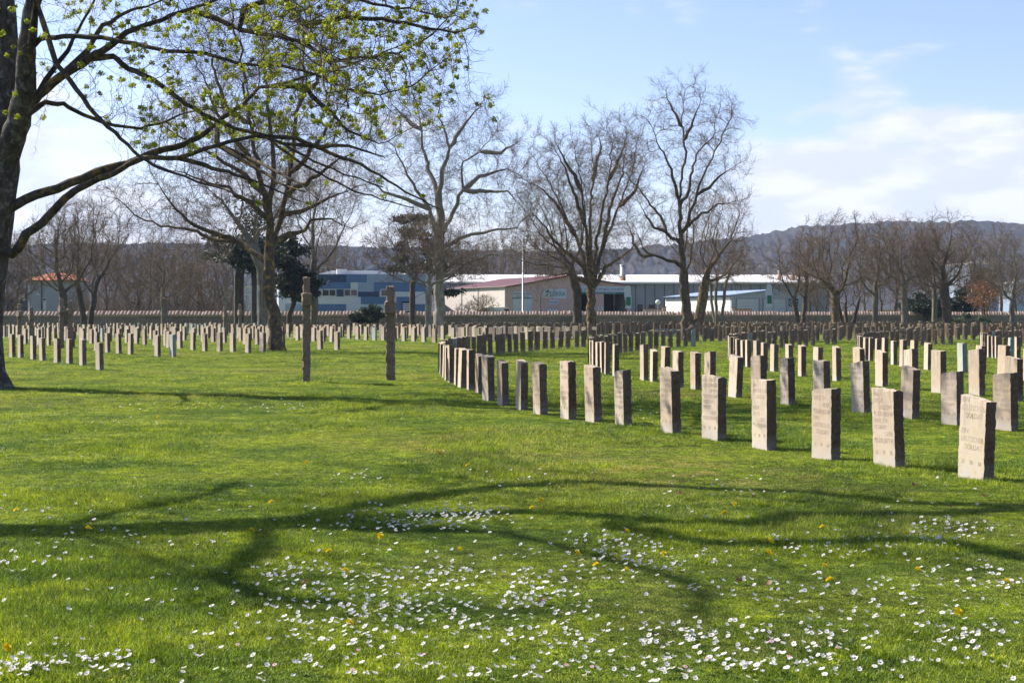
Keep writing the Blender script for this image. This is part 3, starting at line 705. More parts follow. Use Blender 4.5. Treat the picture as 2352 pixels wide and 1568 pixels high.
def traced_tree(name, label, d, trunk, limbs, rt, seed, spread=.9, natt=1500, bm='bark_brown', tm='twig', tw=3, twl=.8, twr=.007, tip=.009, step=.4, kill=.5, infl=2.2, bias=.05, jit=.2, extra=None, minz=3., droop=0., r_limb=.45):
    """trunk and main limbs follow the photo; each limb also heads towards or away from the viewer; the rest grows round them"""
    T = Tree(seed); x0 = xat(trunk[0][0], d); pos = lambda px, py, dd: (xat(px, dd)-x0, dd-d, zat(py, dd))
    def chain(pts, ds, start):
        out = []; n = len(pts)
        for i in range(n-1):
            a, b_ = np.array(pos(*pts[i], ds[i])), np.array(pos(*pts[i+1], ds[i+1])); m_ = max(1, int(np.linalg.norm(b_-a)/step))
            for k_ in range(m_): out.append(a+(b_-a)*k_/m_+(T.rng.normal(0, .05, 3) if (k_ or i) else 0))
        out.append(np.array(pos(*pts[-1], ds[-1]))); return T.chain(out if start < 0 else out[1:], start)
    tr = chain(trunk, [d]*len(trunk), -1); T.P[tr[0]][2] = -.1; fixed = set(tr); rad_min = {i: rt*(1-.35*k_/len(tr)) for k_, i in enumerate(tr)}
    for li, lb in enumerate(limbs):
        P = np.array(T.P); q = [np.hypot(CX+(p[0]+x0)/(p[1]+d)*F-lb[0][0], HZ-(p[2]-EYE)/(p[1]+d)*F-lb[0][1]) for p in P]; st = int(np.argmin(q)); d0 = T.P[st][1]+d
        run = sum(math.hypot(lb[i+1][0]-lb[i][0], lb[i+1][1]-lb[i][1]) for i in range(len(lb)-1))*d/F; dd = ((-1)**li)*T.rng.uniform(.2, .45)*run
        cum = 0; ds = [d0]
        for i in range(len(lb)-1): cum += math.hypot(lb[i+1][0]-lb[i][0], lb[i+1][1]-lb[i][1])*d/F; ds.append(d0+dd*cum/run)
        ids = chain([lb[0]]+list(lb[1:]), ds, st); 
        for k_, i in enumerate(ids): fixed.add(i); rad_min[i] = max(.015, rt*r_limb*(1-k_/len(ids))**1.1)
    P = np.array(T.P)[len(tr)//2:]; P = P[P[:, 2] > minz]
    A = P[T.rng.integers(0, len(P), natt)]+T.rng.normal(0, 1, (natt, 3))*spread
    if extra is not None: A = np.concatenate([A, env(T.rng, extra, natt//2, .45)])
    A = A[A[:, 2] > minz]; T.grow(A, step, infl, kill, 70, (0, 0, bias), jit, 9000); T.radii(rt, tip)
    for i in range(len(T.P)):
        if i in rad_min: T.rad[i] = min(max(T.rad[i]*.8, rad_min[i]), rt if i in tr else rt*.6)
        else: T.rad[i] = min(T.rad[i], T.rad[T.par[i]]*.9)
    for i in tr:
        if T.P[i][2] < .7: T.rad[i] *= 1+.55*(1-max(0, T.P[i][2])/.7)**2
    th, tn = split_polys(T.polys(), .035); r_ = empty(name, (x0, d, 0)); tag(r_, label, 'tree')
    link('trunk', tubes_mesh('trunk', th, M[bm], 9), r_); link('crown', tubes_mesh('crown', tn, M[bm], 4), r_)
    link('twigs', tubes_mesh('twigs', T.twigs(tw, twl, .045, twr, droop, 2), M[tm], 3), r_); return r_
traced_tree('bare_tree', 'tall bare tree with lichen-covered limbs and furrowed trunk right of the left graves', 61.5, [(636,806),(630,740),(622,680),(616,630),(620,560)],
  [[(616,610),(600,590),(557,555),(520,552),(479,546),(432,527),(370,517),(307,492),(261,442)], [(545,553),(536,546),(495,538),(448,517),(401,477),(354,408)], [(620,565),(632,555),(661,536),(698,533),(714,511),(761,502),(807,524)],
   [(620,560),(620,492),(604,446),(589,367),(575,290),(560,200),(548,100),(530,0),(520,-80)], [(620,560),(639,523),(654,446),(667,399),(675,320),(685,240),(700,150),(690,50),(700,-60)], [(620,520),(614,499),(573,464),(526,433),(464,414),(370,383)], [(645,500),(651,492),(714,474),(792,439),(839,424)],
   [(620,480),(628,400),(622,300),(610,200),(600,90),(610,-40)], [(590,380),(540,320),(500,260),(470,190),(440,110)], [(667,399),(720,340),(760,280),(790,210)], [(575,290),(520,250),(490,150),(470,60)], [(685,240),(730,170),(760,100),(770,20)], [(604,446),(560,400),(500,360),(420,320),(350,270)], [(655,440),(700,420),(760,380),(830,340)]],
  .31, 5, .62, 2600, 'bark_gold', 'twig', 4, .8, .0048, .007, .33, .38, 1.8, droop=.05, minz=5.2, r_limb=.40)
traced_tree('plane_tree', 'large pale-barked bare plane tree with crooked limbs behind the small plane tree', 114, [(1009,768),(1009,700),(1007,613),(1011,535),(1007,449)],
  [[(1007,449),(988,402),(972,340),(964,262),(941,223)], [(1009,449),(1011,438),(1015,391),(1036,340),(1007,270),(1015,207)], [(1036,340),(1070,281),(1109,234)], [(1011,560),(1015,535),(1045,480),(1062,434),(1062,371),(1101,348),(1140,301)], [(1062,434),(1101,406),(1163,387),(1190,400)], [(1062,438),(1128,441),(1167,438),(1195,470)],
   [(1008,580),(1019,566),(1070,543),(1128,531),(1187,523),(1226,480)], [(1009,540),(1003,535),(984,480),(937,402),(905,340),(870,300)], [(1007,640),(1031,629),(1070,605),(1117,586),(1187,582)], [(985,480),(940,460),(880,440),(830,400)], [(964,300),(930,270),(900,240)], [(1101,348),(1150,350),(1185,330)]],
  .46, 8, 1.15, 1800, 'bark_plane', 'twig_grey', 4, 1.0, .007, .010, .45, .6, 2.6, jit=.32, minz=5)
traced_tree('bare_tree', 'broad vase-shaped bare tree, right of the paired trunks before the pink garage', 117, [(1360,768),(1358,720),(1357,664)],
  [[(1357,664),(1335,574),(1300,496),(1265,426),(1226,360)], [(1357,664),(1347,535),(1335,418),(1316,330)], [(1358,664),(1355,516),(1363,379),(1355,300)], [(1359,664),(1374,535),(1398,418),(1406,330),(1392,295)], [(1360,664),(1382,574),(1421,477),(1452,398),(1464,320)], [(1362,664),(1390,613),(1429,590),(1475,545)],
   [(1350,640),(1335,605),(1292,574),(1245,516),(1195,457)], [(1352,655),(1343,645),(1300,628),(1260,632)], [(1320,540),(1280,470),(1240,430),(1200,410)], [(1335,440),(1300,370),(1275,325)], [(1398,418),(1430,350),(1440,310)], [(1345,520),(1310,420),(1285,360),(1262,325)], [(1360,420),(1380,340),(1375,300)], [(1421,477),(1460,440),(1480,380)], [(1384,570),(1400,480),(1430,400),(1440,320)]],
  .44, 12, .75, 2600, 'bark_gold', 'twig', 4, .85, .007, .010, .42, .45, 2.2, bias=.22, jit=.14, minz=4.2)
make_tree('bare_tree', at_(1325, 133), 'dark-trunked bare tree, left of the paired trunks before the pink garage', seed=13, fork=3.8, rt=.44, bm='bark_dark', tm='twig',
  blobs=[(-1.6,0,10.5,4.5,4,5.2,2), (-3.9,0,7.2,3.5,3,2.4,.8)], natt=1200, step=.5, infl=3, kill=.75, bias=.18, jit=.2, tw=3, twl=1.0, twr=.009, tip=.012)
traced_tree('bare_tree', 'slender tall bare tree with straight dark leader and spreading side limbs', 83.5, [(1576,783),(1572,700),(1567,625),(1565,563)],
  [[(1565,563),(1561,461),(1574,338),(1565,268),(1574,205)], [(1566,608),(1533,596),(1487,584),(1471,555),(1459,522)], [(1565,563),(1533,535),(1512,490),(1455,420),(1410,370)], [(1565,540),(1574,522),(1602,448),(1615,399),(1656,325),(1680,262)], [(1563,470),(1582,440),(1598,358),(1635,317),(1650,260)], [(1561,461),(1537,379),(1512,325),(1488,276)],
   [(1500,586),(1480,590),(1455,560),(1440,500)], [(1600,450),(1640,420),(1690,380)], [(1565,530),(1600,500),(1650,470),(1700,460)], [(1570,330),(1590,280),(1610,230)], [(1567,300),(1545,250),(1530,210)], [(1533,535),(1500,520),(1470,470)]],
  .245, 15, .72, 1700, 'bark_brown', 'twig', 3, .65, .0052, .008, .33, .42, 1.9, bias=.12, jit=.18, minz=4.4)
make_tree('bare_tree', at_(1596, 126), 'many-branched bare tree just behind the slender tall tree', seed=16, fork=3.5, rt=.34, bm='bark_gold', tm='twig_red', stems=2,
  blobs=[(1.2,0,9.2,4.4,3.5,4.2,1.5), (2.2,0,6.2,4.2,3,2.6,1)], natt=1200, step=.46, infl=2.8, kill=.65, jit=.26, tw=3, twl=1.0, twr=.009, tip=.011)
make_tree('bare_tree', at_(1648, 141), 'multi-stemmed bare tree against the tiled wall before the white building', seed=17, fork=3.4, rt=.26, bm='bark_grey', tm='twig_red', stems=3,
  blobs=[(0,0,7.4,3.4,3,3.6,1)], natt=700, step=.5, infl=3, kill=.75, jit=.25, tw=3, twl=1.0, twr=.010, tip=.012)
make_tree('plane_tree', at_(984, 100), 'small plane tree with low dense brown crown and forked pale trunk', seed=9, fork=2.9, rt=.23, bm='bark_plane', tm='twig',
  blobs=[(-1,0,6.1,3.9,3,2.6,1.6), (1.8,0,5.4,3.0,2.6,2.0,1)], natt=1100, step=.36, infl=2.2, kill=.5, jit=.35, tw=4, twl=.8, twr=.010, droop=.06, tip=.010)
# left side
make_tree('bare_tree', at_(377, 112), 'small spreading bare tree with low fork, alone before the tiled wall', seed=21, fork=2.4, rt=.24, bm='bark_grey', tm='twig_red',
  blobs=[(0,0,4.6,3.7,3.2,2.1,1.6), (.4,0,5.8,2.6,2.2,1.9,.8)], natt=1000, step=.36, infl=2.4, kill=.5, jit=.25, tw=3, twl=.75, twr=.009, tip=.010)
make_tree('bare_tree', at_(150, 104), 'forked bare tree with wide brown crown before the pale house', seed=22, fork=3.0, rt=.28, bm='bark_brown', tm='twig', lean=(-.06, 0),
  blobs=[(-.4,0,6.0,3.9,3.2,3.0,1.6), (.5,0,8.2,2.6,2.2,2.0,.8)], natt=1200, step=.4, infl=2.6, kill=.55, jit=.26, tw=3, twl=.85, twr=.009, tip=.010)
make_tree('bare_tree', at_(200, 121), 'bare tree with twin black trunks leaning apart by the wall', seed=23, fork=3.4, rt=.34, bm='bark_dark', tm='twig_red', stems=2,
  blobs=[(0,0,7.5,4.4,3.4,4.0,1)], natt=1100, step=.46, infl=2.8, kill=.65, jit=.26, tw=3, twl=.95, twr=.010, tip=.011)
make_tree('bare_tree', at_(603, 105), 'grey-barked bare tree just left of the forked tree trunk', seed=24, fork=4.6, rt=.40, bm='bark_grey', tm='twig',
  blobs=[(-2.0,0,10.5,4.6,3.4,4.6,1.5), (-4.5,0,8.2,3.4,3,3,.7), (1.5,0,11,3,3,4,.7)], natt=1300, step=.5, infl=3, kill=.72, jit=.3, tw=3, twl=1.1, twr=.010, tip=.011, droop=.05)
make_tree('bare_tree', at_(720, 131), 'tall bare tree with fine drooping twigs between the two tall crosses', seed=25, fork=5, rt=.36, bm='bark_grey', tm='twig_grey',
  blobs=[(0.5,0,12.0,4.6,3.4,7.0,1.5)], natt=1100, step=.55, infl=3.2, kill=.8, jit=.3, tw=3, twl=1.3, twr=.010, tip=.011, droop=.12)
# right row
rt_ = [(1838, 140, 26, .30, 'bare tree with leaning forked stem at the end of the grey shed', 'bark_brown', 'twig_red', 2, [(0,0,6.4,3.9,3,3.3,1)]),
       (1919, 133, 27, .36, 'bare tree with mossy dark trunk and golden limbs', 'bark_gold', 'twig_red', 1, [(0,0,7.4,4.2,3.4,4.0,1), (-2.4,0,5.2,2.4,2,1.6,.4)]),
       (2010, 137, 28, .28, 'straight slim bare tree with narrow crown, right of the mossy-trunked tree', 'bark_grey', 'twig_red', 1, [(0,0,7.2,3.1,2.8,3.9,1)]),
       (2078, 134, 29, .34, 'bare tree with pale trunk forking low beside the white road sign', 'bark_grey', 'twig_red', 1, [(0,0,6.9,3.7,3.2,3.9,1)]),
       (2147, 138, 30, .26, 'slim grey bare tree left of the ribbed-trunk tree', 'bark_grey', 'twig_red', 1, [(0,0,6.2,2.8,2.6,3.3,1)]),
       (2173, 134, 31, .44, 'bare tree with broad ribbed trunk beside the truck cab', 'bark_brown', 'twig_red', 1, [(0,0,7.2,3.8,3.2,4.0,1)]),
       (2325, 136, 32, .26, 'pale twiggy bare tree at the right edge of the wall', 'bark_grey', 'twig_grey', 1, [(0,0,6.0,3.6,3.2,3.2,1)])]
for px, d, sd, rr_, lb, bm_, tm_, st_, bl in rt_:
    make_tree('bare_tree', at_(px, d), lb, seed=sd, fork=2.9 if st_ == 1 else 2.2, rt=rr_, bm=bm_, tm=tm_, stems=st_, blobs=bl, natt=850, step=.45, infl=2.6, kill=.6, jit=.24, tw=3, twl=.9, twr=.011, tip=.012)
make_tree('bare_tree', at_(1946, 141), 'short black multi-stemmed tree against the wall', seed=35, fork=1.4, rt=.24, bm='bark_dark', tm='twig_red', stems=3, blobs=[(0,0,3.8,2.6,2.2,2.0,1)], natt=420, step=.4, infl=2.4, kill=.6, tw=3, twl=.7, twr=.010)
# beyond the wall: woodland
protos = []
wg = 'bare trees beyond the cemetery wall'
protos.append(make_tree('woodland_tree', at_(262, 158), 'thin bare woodland tree behind the wall, right of the pale house', seed=41, fork=3, rt=.16, bm='bark_grey', tm='twig', blobs=[(0,0,6.6,2.2,2.2,4.4,1)], natt=420, step=.5, infl=3, kill=.75, tw=3, twl=1.0, twr=.012, tip=.014, group=wg)[0])
protos.append(make_tree('woodland_tree', at_(1262, 190), 'tall thin bare tree behind the pink garage roof, seen above it', seed=42, fork=4, rt=.22, bm='bark_brown', tm='twig_red', blobs=[(0,0,9.0,2.8,2.8,5.6,1)], natt=520, step=.55, infl=3.2, kill=.8, tw=3, twl=1.2, twr=.014, tip=.016, group=wg)[0])
protos.append(make_tree('woodland_tree', at_(30, 150), 'olive-tinged bare tree behind the maple trunk', seed=43, fork=2, rt=.20, bm='bark_gold', tm='twig', stems=2, blobs=[(0,0,5.8,3.4,3,3.8,1)], natt=620, step=.5, infl=3, kill=.7, tw=3, twl=1.0, twr=.013, tip=.015, group=wg)[0])
spots = [(0,150,2,1.0),(60,200,1,1.0),(245,150,1,.7),(290,165,0,1.0),(318,150,2,.85),(345,170,1,.85),(372,160,0,1.1),(405,150,2,.8),(432,168,1,.8),(455,155,0,.95),(478,150,2,.85),(505,165,1,.8),(530,150,0,.95),
         (640,210,1,1.1),(690,215,2,1.2),(735,230,1,1.2),(765,215,1,1.05),(800,235,2,1.3),(1050,235,1,1.05),(1085,240,2,1.3),(1120,238,1,1.0),(1150,242,1,1.2),(1180,238,2,1.1),(1215,240,1,1.25),(1245,238,0,1.5),(1290,242,1,1.1),
         (1700,245,1,.95),(1740,240,2,1.0),(1860,200,1,.85),(1885,190,2,.9),(1985,165,0,1.0),(2040,170,2,1.0),(2060,190,1,.9),(2120,175,0,1.05),(2135,210,1,1.0),(2200,185,2,1.1),(2240,190,1,.95),(2262,160,2,.75),(2300,200,1,1.0),(2345,170,2,.9),(170,180,1,1.0),(215,175,0,1.2)]
def nearest_word(px):
    refs = [(0,'behind the maple trunk'),(110,'behind the pale house'),(262,'right of the pale house'),(377,'behind the small spreading tree'),(520,'left of the pines'),(690,'behind the blue building'),(800,'above the blue building'),(1100,'behind the pink garage, over its left end'),(1215,'behind the pink garage sign'),(1290,'behind the paired trunks'),(1720,'beyond the white-roofed hall'),(1870,'beyond the grey shed'),(1985,'behind the slim straight tree'),(2060,'behind the road sign'),(2130,'left of the truck'),(2200,'above the truck'),(2270,'right of the truck'),(2345,'at the right edge')]
    return min(refs, key=lambda r_: abs(r_[0]-px))[1]
for i, (px, d, kx, s_) in enumerate(spots):
    o = copy_tree(protos[kx], at_(px, d), rs.uniform(0, 6.28), (s_*rs.uniform(.9, 1.15), s_*rs.uniform(.9, 1.15), s_), 'bare woodland tree %s' % nearest_word(px))

# evergreens and leafy things: leaf clumps around a branch skeleton
def leaf_cloud(rng, centers, rad, n, size, flat=.6, aspect=.35):
    c = centers[rng.integers(0, len(centers), n)]+rng.normal(0, 1, (n, 3))*rad*np.array([1, 1, flat])
    u = rng.normal(size=(n, 3)); u /= np.linalg.norm(u, axis=1)[:, None]; w = rng.normal(size=(n, 3)); w = np.cross(u, w); w /= np.linalg.norm(w, axis=1)[:, None]
    s_ = size*rng.uniform(.6, 1.4, (n, 1)); V = np.stack([c-u*s_, c+w*s_*aspect, c+u*s_, c-w*s_*aspect], 1).reshape(-1, 3)
    return V, np.arange(4*n).reshape(-1, 4)
def leafy(name, loc, label, cat, seed, H, rad_, lm, bm_='bark_dark', n=5000, size=.12, blobs=None, fork=.6, rt=.1, clump=.3, part='foliage', natt=200, flat=.6, group=None):
    T = Tree(seed); T.chain([(0, 0, -.1+i*fork/3) for i in range(4)])
    blobs = blobs or [(0, 0, H*.55, rad_, rad_, H*.45, 1)]
    T.grow(env(T.rng, blobs, natt, .6), .3 if H < 4 else .55, 3, .4 if H < 4 else .8, 70, (0, 0, .0), .2); T.radii(rt, .01)
    r_ = empty(name, loc); tag(r_, label, cat, group)
    link('trunk', tubes_mesh('trunk', T.polys(), M[bm_], 5), r_)
    P = np.array([p for p, q in zip(T.P, T.rad) if q < rt*.45 and p[2] > fork*.8])
    if len(P) < 8: P = np.array(T.P[3:])
    P = P[T.rng.random(len(P)) < .75] if len(P) > 20 else P
    V, Fq = leaf_cloud(T.rng, P, clump, n, size, flat); V[:, 2] = np.maximum(V[:, 2], .02); link(part, npmesh(part, V, Fq, M[lm]), r_); return r_
leafy('pine_tree', at_(548, 124), 'dark pine with bare lower trunk, left of the two pines beside the forked tree', 'pine', 51, 9, 3, 'needle', n=2600, size=.22, blobs=[(.3,0,7.2,3.4,2.6,1.7,1), (1.2,0,10,1.8,2,2.2,.5)], fork=4.4, rt=.45, clump=.55, flat=.35)
leafy('pine_tree', at_(583, 120), 'dark pine with slim trunk, nearer the forked tree', 'pine', 52, 9, 3, 'needle', n=4500, size=.2, blobs=[(0,0,6.4,2.6,2.2,1.7,1)], fork=3.8, rt=.24, clump=.42, flat=.35)
leafy('pine_tree', at_(664, 128), 'black-green pine filling the gap between forked tree and blue building', 'pine', 53, 8, 3, 'needle', n=6500, size=.22, blobs=[(.6,0,4.2,2.0,1.8,1.9,1.4), (-.2,0,7.2,1.8,1.8,2.0,.7)], fork=1.6, rt=.24, clump=.42, flat=.35, natt=320)
leafy('pine_tree', at_(947, 122), 'dark pine behind the plane trees with tufted green top', 'pine', 54, 11, 3, 'needle', n=5000, size=.2, blobs=[(-.2,0,8.9,1.6,1.5,1.7,1), (.5,0,5.4,3.2,2.4,.9,.9), (2.6,0,3.4,1.5,1.2,.6,.5)], fork=4.2, rt=.26, clump=.36, flat=.35)
for px, d, sd, s_ in ((2105, 165, 55, 1.), (2130, 160, 56, .9), (2212, 172, 57, 1.2)):
    leafy('conifer', at_(px, d), 'dark green conifer behind the wall %s' % {55: 'beside the road sign', 56: 'left of the red truck body', 57: 'just behind the truck cab'}[sd], 'conifer', sd, 4, 2, 'needle', n=3500, size=.2, blobs=[(0,0,2.4*s_,2.0*s_,1.6,1.5*s_,1)], fork=.8, rt=.15, clump=.3)
leafy('cedar_tree', at_(2268, 205), 'sparse green cedar in front of the far metal hall', 'cedar', 58, 10, 3, 'needle', n=3500, size=.28, blobs=[(0,0,6,2.2,2,2.6,1)], fork=3, rt=.2, clump=.3, flat=.3)
leafy('rusty_shrub', at_(2262, 152), 'rust-brown leafed small tree behind the wall, right of the truck', 'small tree', 59, 5, 2, 'rusty', n=2600, size=.10, blobs=[(0,0,3.8,2.2,2,1.8,1)], fork=1.6, rt=.14, clump=.4)
leafy('laurel_bush', at_(838, 128), 'dark evergreen bush growing against the tiled wall left of the nearer cross', 'bush', 60, 2.2, 1.4, 'evergreen', n=4200, size=.13, blobs=[(-.5,0,1.1,1.0,.8,.8,1), (.7,0,1.6,1.1,.8,1.1,1.2)], fork=.2, rt=.06, clump=.2)
leafy('dwarf_conifer', at_(1311, 88), 'bright green upright dwarf conifer between the graves', 'shrub', 61, .8, .2, 'grass', n=900, size=.05, blobs=[(0,0,.40,.12,.12,.38,1)], fork=.1, rt=.02, clump=.05, natt=60)
leafy('ground_shrub', (xat(2268, 83), 83, 0), 'low green and reddish shrub beside the dense right rows', 'shrub', 62, .6, .5, 'rusty', n=500, size=.06, blobs=[(0,0,.3,.5,.35,.3,1)], fork=.05, rt=.02, clump=.1, natt=60)
leafy('hedge_bush', at_(2205, 150), 'green leafy bush growing by the wall near the ribbed-trunk tree', 'bush', 63, 1.6, 2, 'evergreen', n=3000, size=.11, blobs=[(1.,0,.9,2.6,.8,.6,1)], fork=.1, rt=.05, clump=.2)
make_tree('round_shrub', at_(1107, 156), 'leafless round pollarded shrub beside the white van', 'shrub', seed=64, fork=1.2, rt=.09, bm='bark_grey', tm='twig_red', blobs=[(0,0,2.6,1.8,1.5,1.1,1)], natt=260, step=.25, infl=2, kill=.35, tw=3, twl=.5, twr=.011)
make_tree('young_tree', at_(1240, 158), 'small bare tree in front of the garage office sign', 'tree', seed=65, fork=1.5, rt=.09, bm='bark_grey', tm='twig_grey', blobs=[(.2,0,4.2,1.9,1.5,1.9,1)], natt=220, step=.35, infl=2.4, kill=.6, tw=2, twl=.7, twr=.010)
make_tree('brush', at_(1075, 148), 'tangled leafless shrub by the wall left of the van', 'shrub', seed=66, fork=.3, rt=.06, bm='twig', tm='twig', blobs=[(0,-.5,1.4,1.9,1,1.5,1)], natt=260, step=.25, infl=2, kill=.35, tw=3, twl=.6, twr=.010, stems=2)
make_tree('brush', at_(1850/1, 139), 'leafless shrub rooted against the wall below the leaning stem', 'shrub', seed=67, fork=.3, rt=.05, bm='twig', tm='twig', blobs=[(0,0,.9,1.2,.6,.9,1)], natt=120, step=.25, infl=2, kill=.35, tw=2, twl=.4, twr=.008)
# undergrowth behind the wall, left half
rg = np.random.default_rng(77); pl = []
for i in range(2400):
    px = rg.uniform(-60, 560); d = rg.uniform(142, 175); x = xat(px, d); h = rg.uniform(1.5, 4.5)
    if 45 < px < 160: continue
    x = xat(px, d); z = 0; p = [(x, d, 0)]; dx, dy = rg.normal(0, .12, 2)
    for k_ in range(4): dx += rg.normal(0, .12); x += dx*h/4; z += h/4; p.append((x, d+dy*k_, z))
    pl.append((p, [.02, .017, .014, .011, .008]))
    for q in p[1:]:
        e = rg.normal(0, .35, 3); pl.append(([q, (q[0]+e[0], q[1]+e[1], q[2]+.4), (q[0]+e[0]*1.7, q[1]+e[1]*1.7, q[2]+.9)], [.011, .009, .006]))
tag(link('undergrowth', tubes_mesh('undergrowth', pl, M['twig'], 3)), 'tangle of leafless brush and saplings behind the left part of the wall', 'brush', kind='stuff')

# ------------------------------------------------------------------ the big maple at left (limbs drawn from the photo, given depth)
mx, my = xat(-28, 30.4), 30.4
MT = Tree(101)
def P3(px, py, d): return (xat(px, d), d, zat(py, d))
trunk = [(-52,893),(-52,850),(-49,760),(-40,650),(-26,560),(-17,500),(-10,440),(0,385)]
tr_ids = MT.chain([P3(a_, b_, 30.4) for a_, b_ in trunk]); RM = {i: .50-.012*k_ for k_, i in enumerate(tr_ids)}
def limb(start, pts, d0, d1, sub=3, r0=.062, r1=.010):
    """pts in photo pixels, depth runs from d0 to d1"""
    out = []; n = len(pts)
    for i in range(n-1):
        for k_ in range(sub):
            u = k_/sub; px = pts[i][0]*(1-u)+pts[i+1][0]*u; py = pts[i][1]*(1-u)+pts[i+1][1]*u; dd = d0+(d1-d0)*((i+u)/(n-1))
            out.append(P3(px+MT.rng.normal(0, 1.2), py+MT.rng.normal(0, 1.2), dd))
    out.append(P3(pts[-1][0], pts[-1][1], d1)); ids = MT.chain(out, start)
    for k_, i in enumerate(ids): RM[i] = r1+(r0-r1)*(1-k_/len(ids))**1.15
    return ids
st1 = limb(tr_ids[-1], [(2,320),(8,260),(12,180),(12,100),(8,10),(-2,-90),(0,-220)], 30.4, 31, 3, .36, .20)
st2 = limb(tr_ids[-1], [(24,330),(42,280),(56,220),(60,160),(62,100),(70,30),(90,-40),(120,-150)], 30.2, 29.0, 3, .27, .12)
limb(tr_ids[4], [(30,585),(60,540),(110,500),(150,455),(181,433),(228,410),(278,390),(322,363),(410,363),(498,334),(586,310),(650,330),(720,370),(790,400),(880,430)], 30.2, 27.0, 3, .105)
l1 = limb(tr_ids[5], [(59,457),(132,433),(220,395),(293,375),(351,351),(425,331),(469,307),(512,272),(556,240),(595,202),(654,190),(727,170),(800,150),(880,120),(960,90)], 30.3, 32.5, 3, .105)
l3 = limb(st2[3], [(66,240),(88,220),(141,176),(205,135),(249,108),(293,73),(351,53),(410,29),(498,0),(580,-30),(700,-60)], 30.2, 28., 3, .12)
limb(st2[10], [(70,110),(94,88),(146,85),(234,85),(308,100),(381,117),(469,123),(551,146),(654,152),(727,173),(800,205),(873,217),(946,199),(1005,150)], 29.8, 26.5)
limb(st2[6], [(82,0),(129,146),(176,205),(220,264),(264,305),(305,346),(351,381),(425,407),(498,430),(556,451),(600,470)], 29, 26.8)
limb(st2[3], [(70,256),(105,234),(146,240),(190,264),(264,290),(322,293),(381,281),(425,258),(498,246),(560,250)], 30.4, 32)
limb(l3[9], [(260,130),(293,158),(351,182),(410,228),(469,264),(542,296),(612,310),(639,337),(698,378),(756,410),(815,439),(873,457),(950,478)], 29.5, 27.5)
limb(l3[3], [(105,182),(155,117),(176,76),(217,0),(240,-60)], 30, 30.5)
limb(l3[6], [(200,115),(234,59),(293,26),(337,15),(430,-20)], 30, 31)
l11 = limb(l3[22], [(439,23),(498,44),(551,70),(639,82),(698,97),(756,141),(858,129),(917,123),(990,82),(1049,23)], 28.7, 27.2)
limb(l11[12], [(700,60),(790,40),(880,45),(960,60),(1040,75),(1095,62)], 27.9, 27.2)
limb(st2[-2], [(300,-60),(560,-60),(656,0),(677,44),(712,79),(735,110),(744,141),(741,182),(756,229),(800,250)], 28.0, 20.5, 3)
limb(l1[20], [(500,334),(556,366),(612,400),(650,425),(700,440)], 31, 29)
limb(l1[28], [(700,200),(760,260),(800,300),(870,330)], 31.5, 31)
limb(l11[6], [(560,20),(650,-10),(760,-20),(860,10),(940,20),(1020,40)], 28.2, 26.8)
limb(tr_ids[5], [(-90,420),(-160,360),(-280,330)], 30.4, 30); limb(tr_ids[6], [(-60,330),(-140,240),(-260,160)], 30, 27)
for pl0, da, db in (([(586,310),(680,320),(760,350),(850,390),(930,440),(1010,480)], 28, 27), ([(410,363),(470,380),(540,400),(620,430),(690,462)], 29, 28.4), ([(650,330),(720,335),(800,335),(880,360)], 27.8, 26), ([(500,334),(560,360),(640,395),(700,430),(740,470)], 28.6, 27.5)):
    q_ = int(np.argmin([np.hypot(CX+p[0]/p[1]*F-pl0[0][0], HZ-(p[2]-EYE)/p[1]*F-pl0[0][1]) for p in MT.P])); limb(q_, pl0[1:], MT.P[q_][1], db, 4, .045)
for st_, pts_, db, r_0 in ((st2[-1], [(200,-210),(330,-260),(520,-300),(760,-310),(1000,-290),(1180,-240)], 27, .13), (st1[-3], [(60,-260),(220,-420),(450,-520),(720,-560),(960,-520)], 31, .13), (st2[-5], [(160,-110),(320,-160),(560,-190),(800,-180),(1020,-130),(1150,-60)], 31.5, .11),
                           (st1[-1], [(40,-330),(180,-560),(380,-740),(600,-820)], 29, .13), (st1[-6], [(-60,-160),(-250,-300),(-420,-380)], 28, .12), (st2[-1], [(170,-260),(400,-400),(640,-440),(900,-430)], 24.5, .10)):
    limb(st_, pts_, MT.P[st_][1]-.0+(db-MT.P[st_][1])*.15, db, 6, r_0, .02)
pts_att = []
lmP = np.array(MT.P[8:]); nman = len(MT.P)
sel = lmP[MT.rng.integers(0, len(lmP), 11000)]; A = sel+MT.rng.normal(0, 1, (11000, 3))*np.array([.95, .95, .6])
ppx = CX+A[:, 0]/A[:, 1]*F; ppy = HZ-(A[:, 2]-EYE)/A[:, 1]*F
keep = (A[:, 2] > 5.2) & ~((ppx > 90) & (ppx < 250) & (ppy > 240) & (ppy < 470)) & ~((ppx < 330) & (ppy > 420)) & (ppy < 500) & (ppx < 1110)
dens = np.clip((ppx-150)/450, .12, 1.); A = A[keep & (MT.rng.random(len(A)) < dens)]
MT.grow(A, .20, 1.2, .24, 60, (0, 0, .0), .22, 20000)
MT.radii(.40, .0055)
for i, p in enumerate(MT.P):
    if i in RM: MT.rad[i] = RM[i]
    else: MT.rad[i] = min(MT.rad[i]*.8, MT.rad[MT.par[i]]*.85)
for i, p in enumerate(MT.P):
    if p[2] < 1.0: MT.rad[i] *= 1+.55*max(0, 1-p[2]/.9)**2

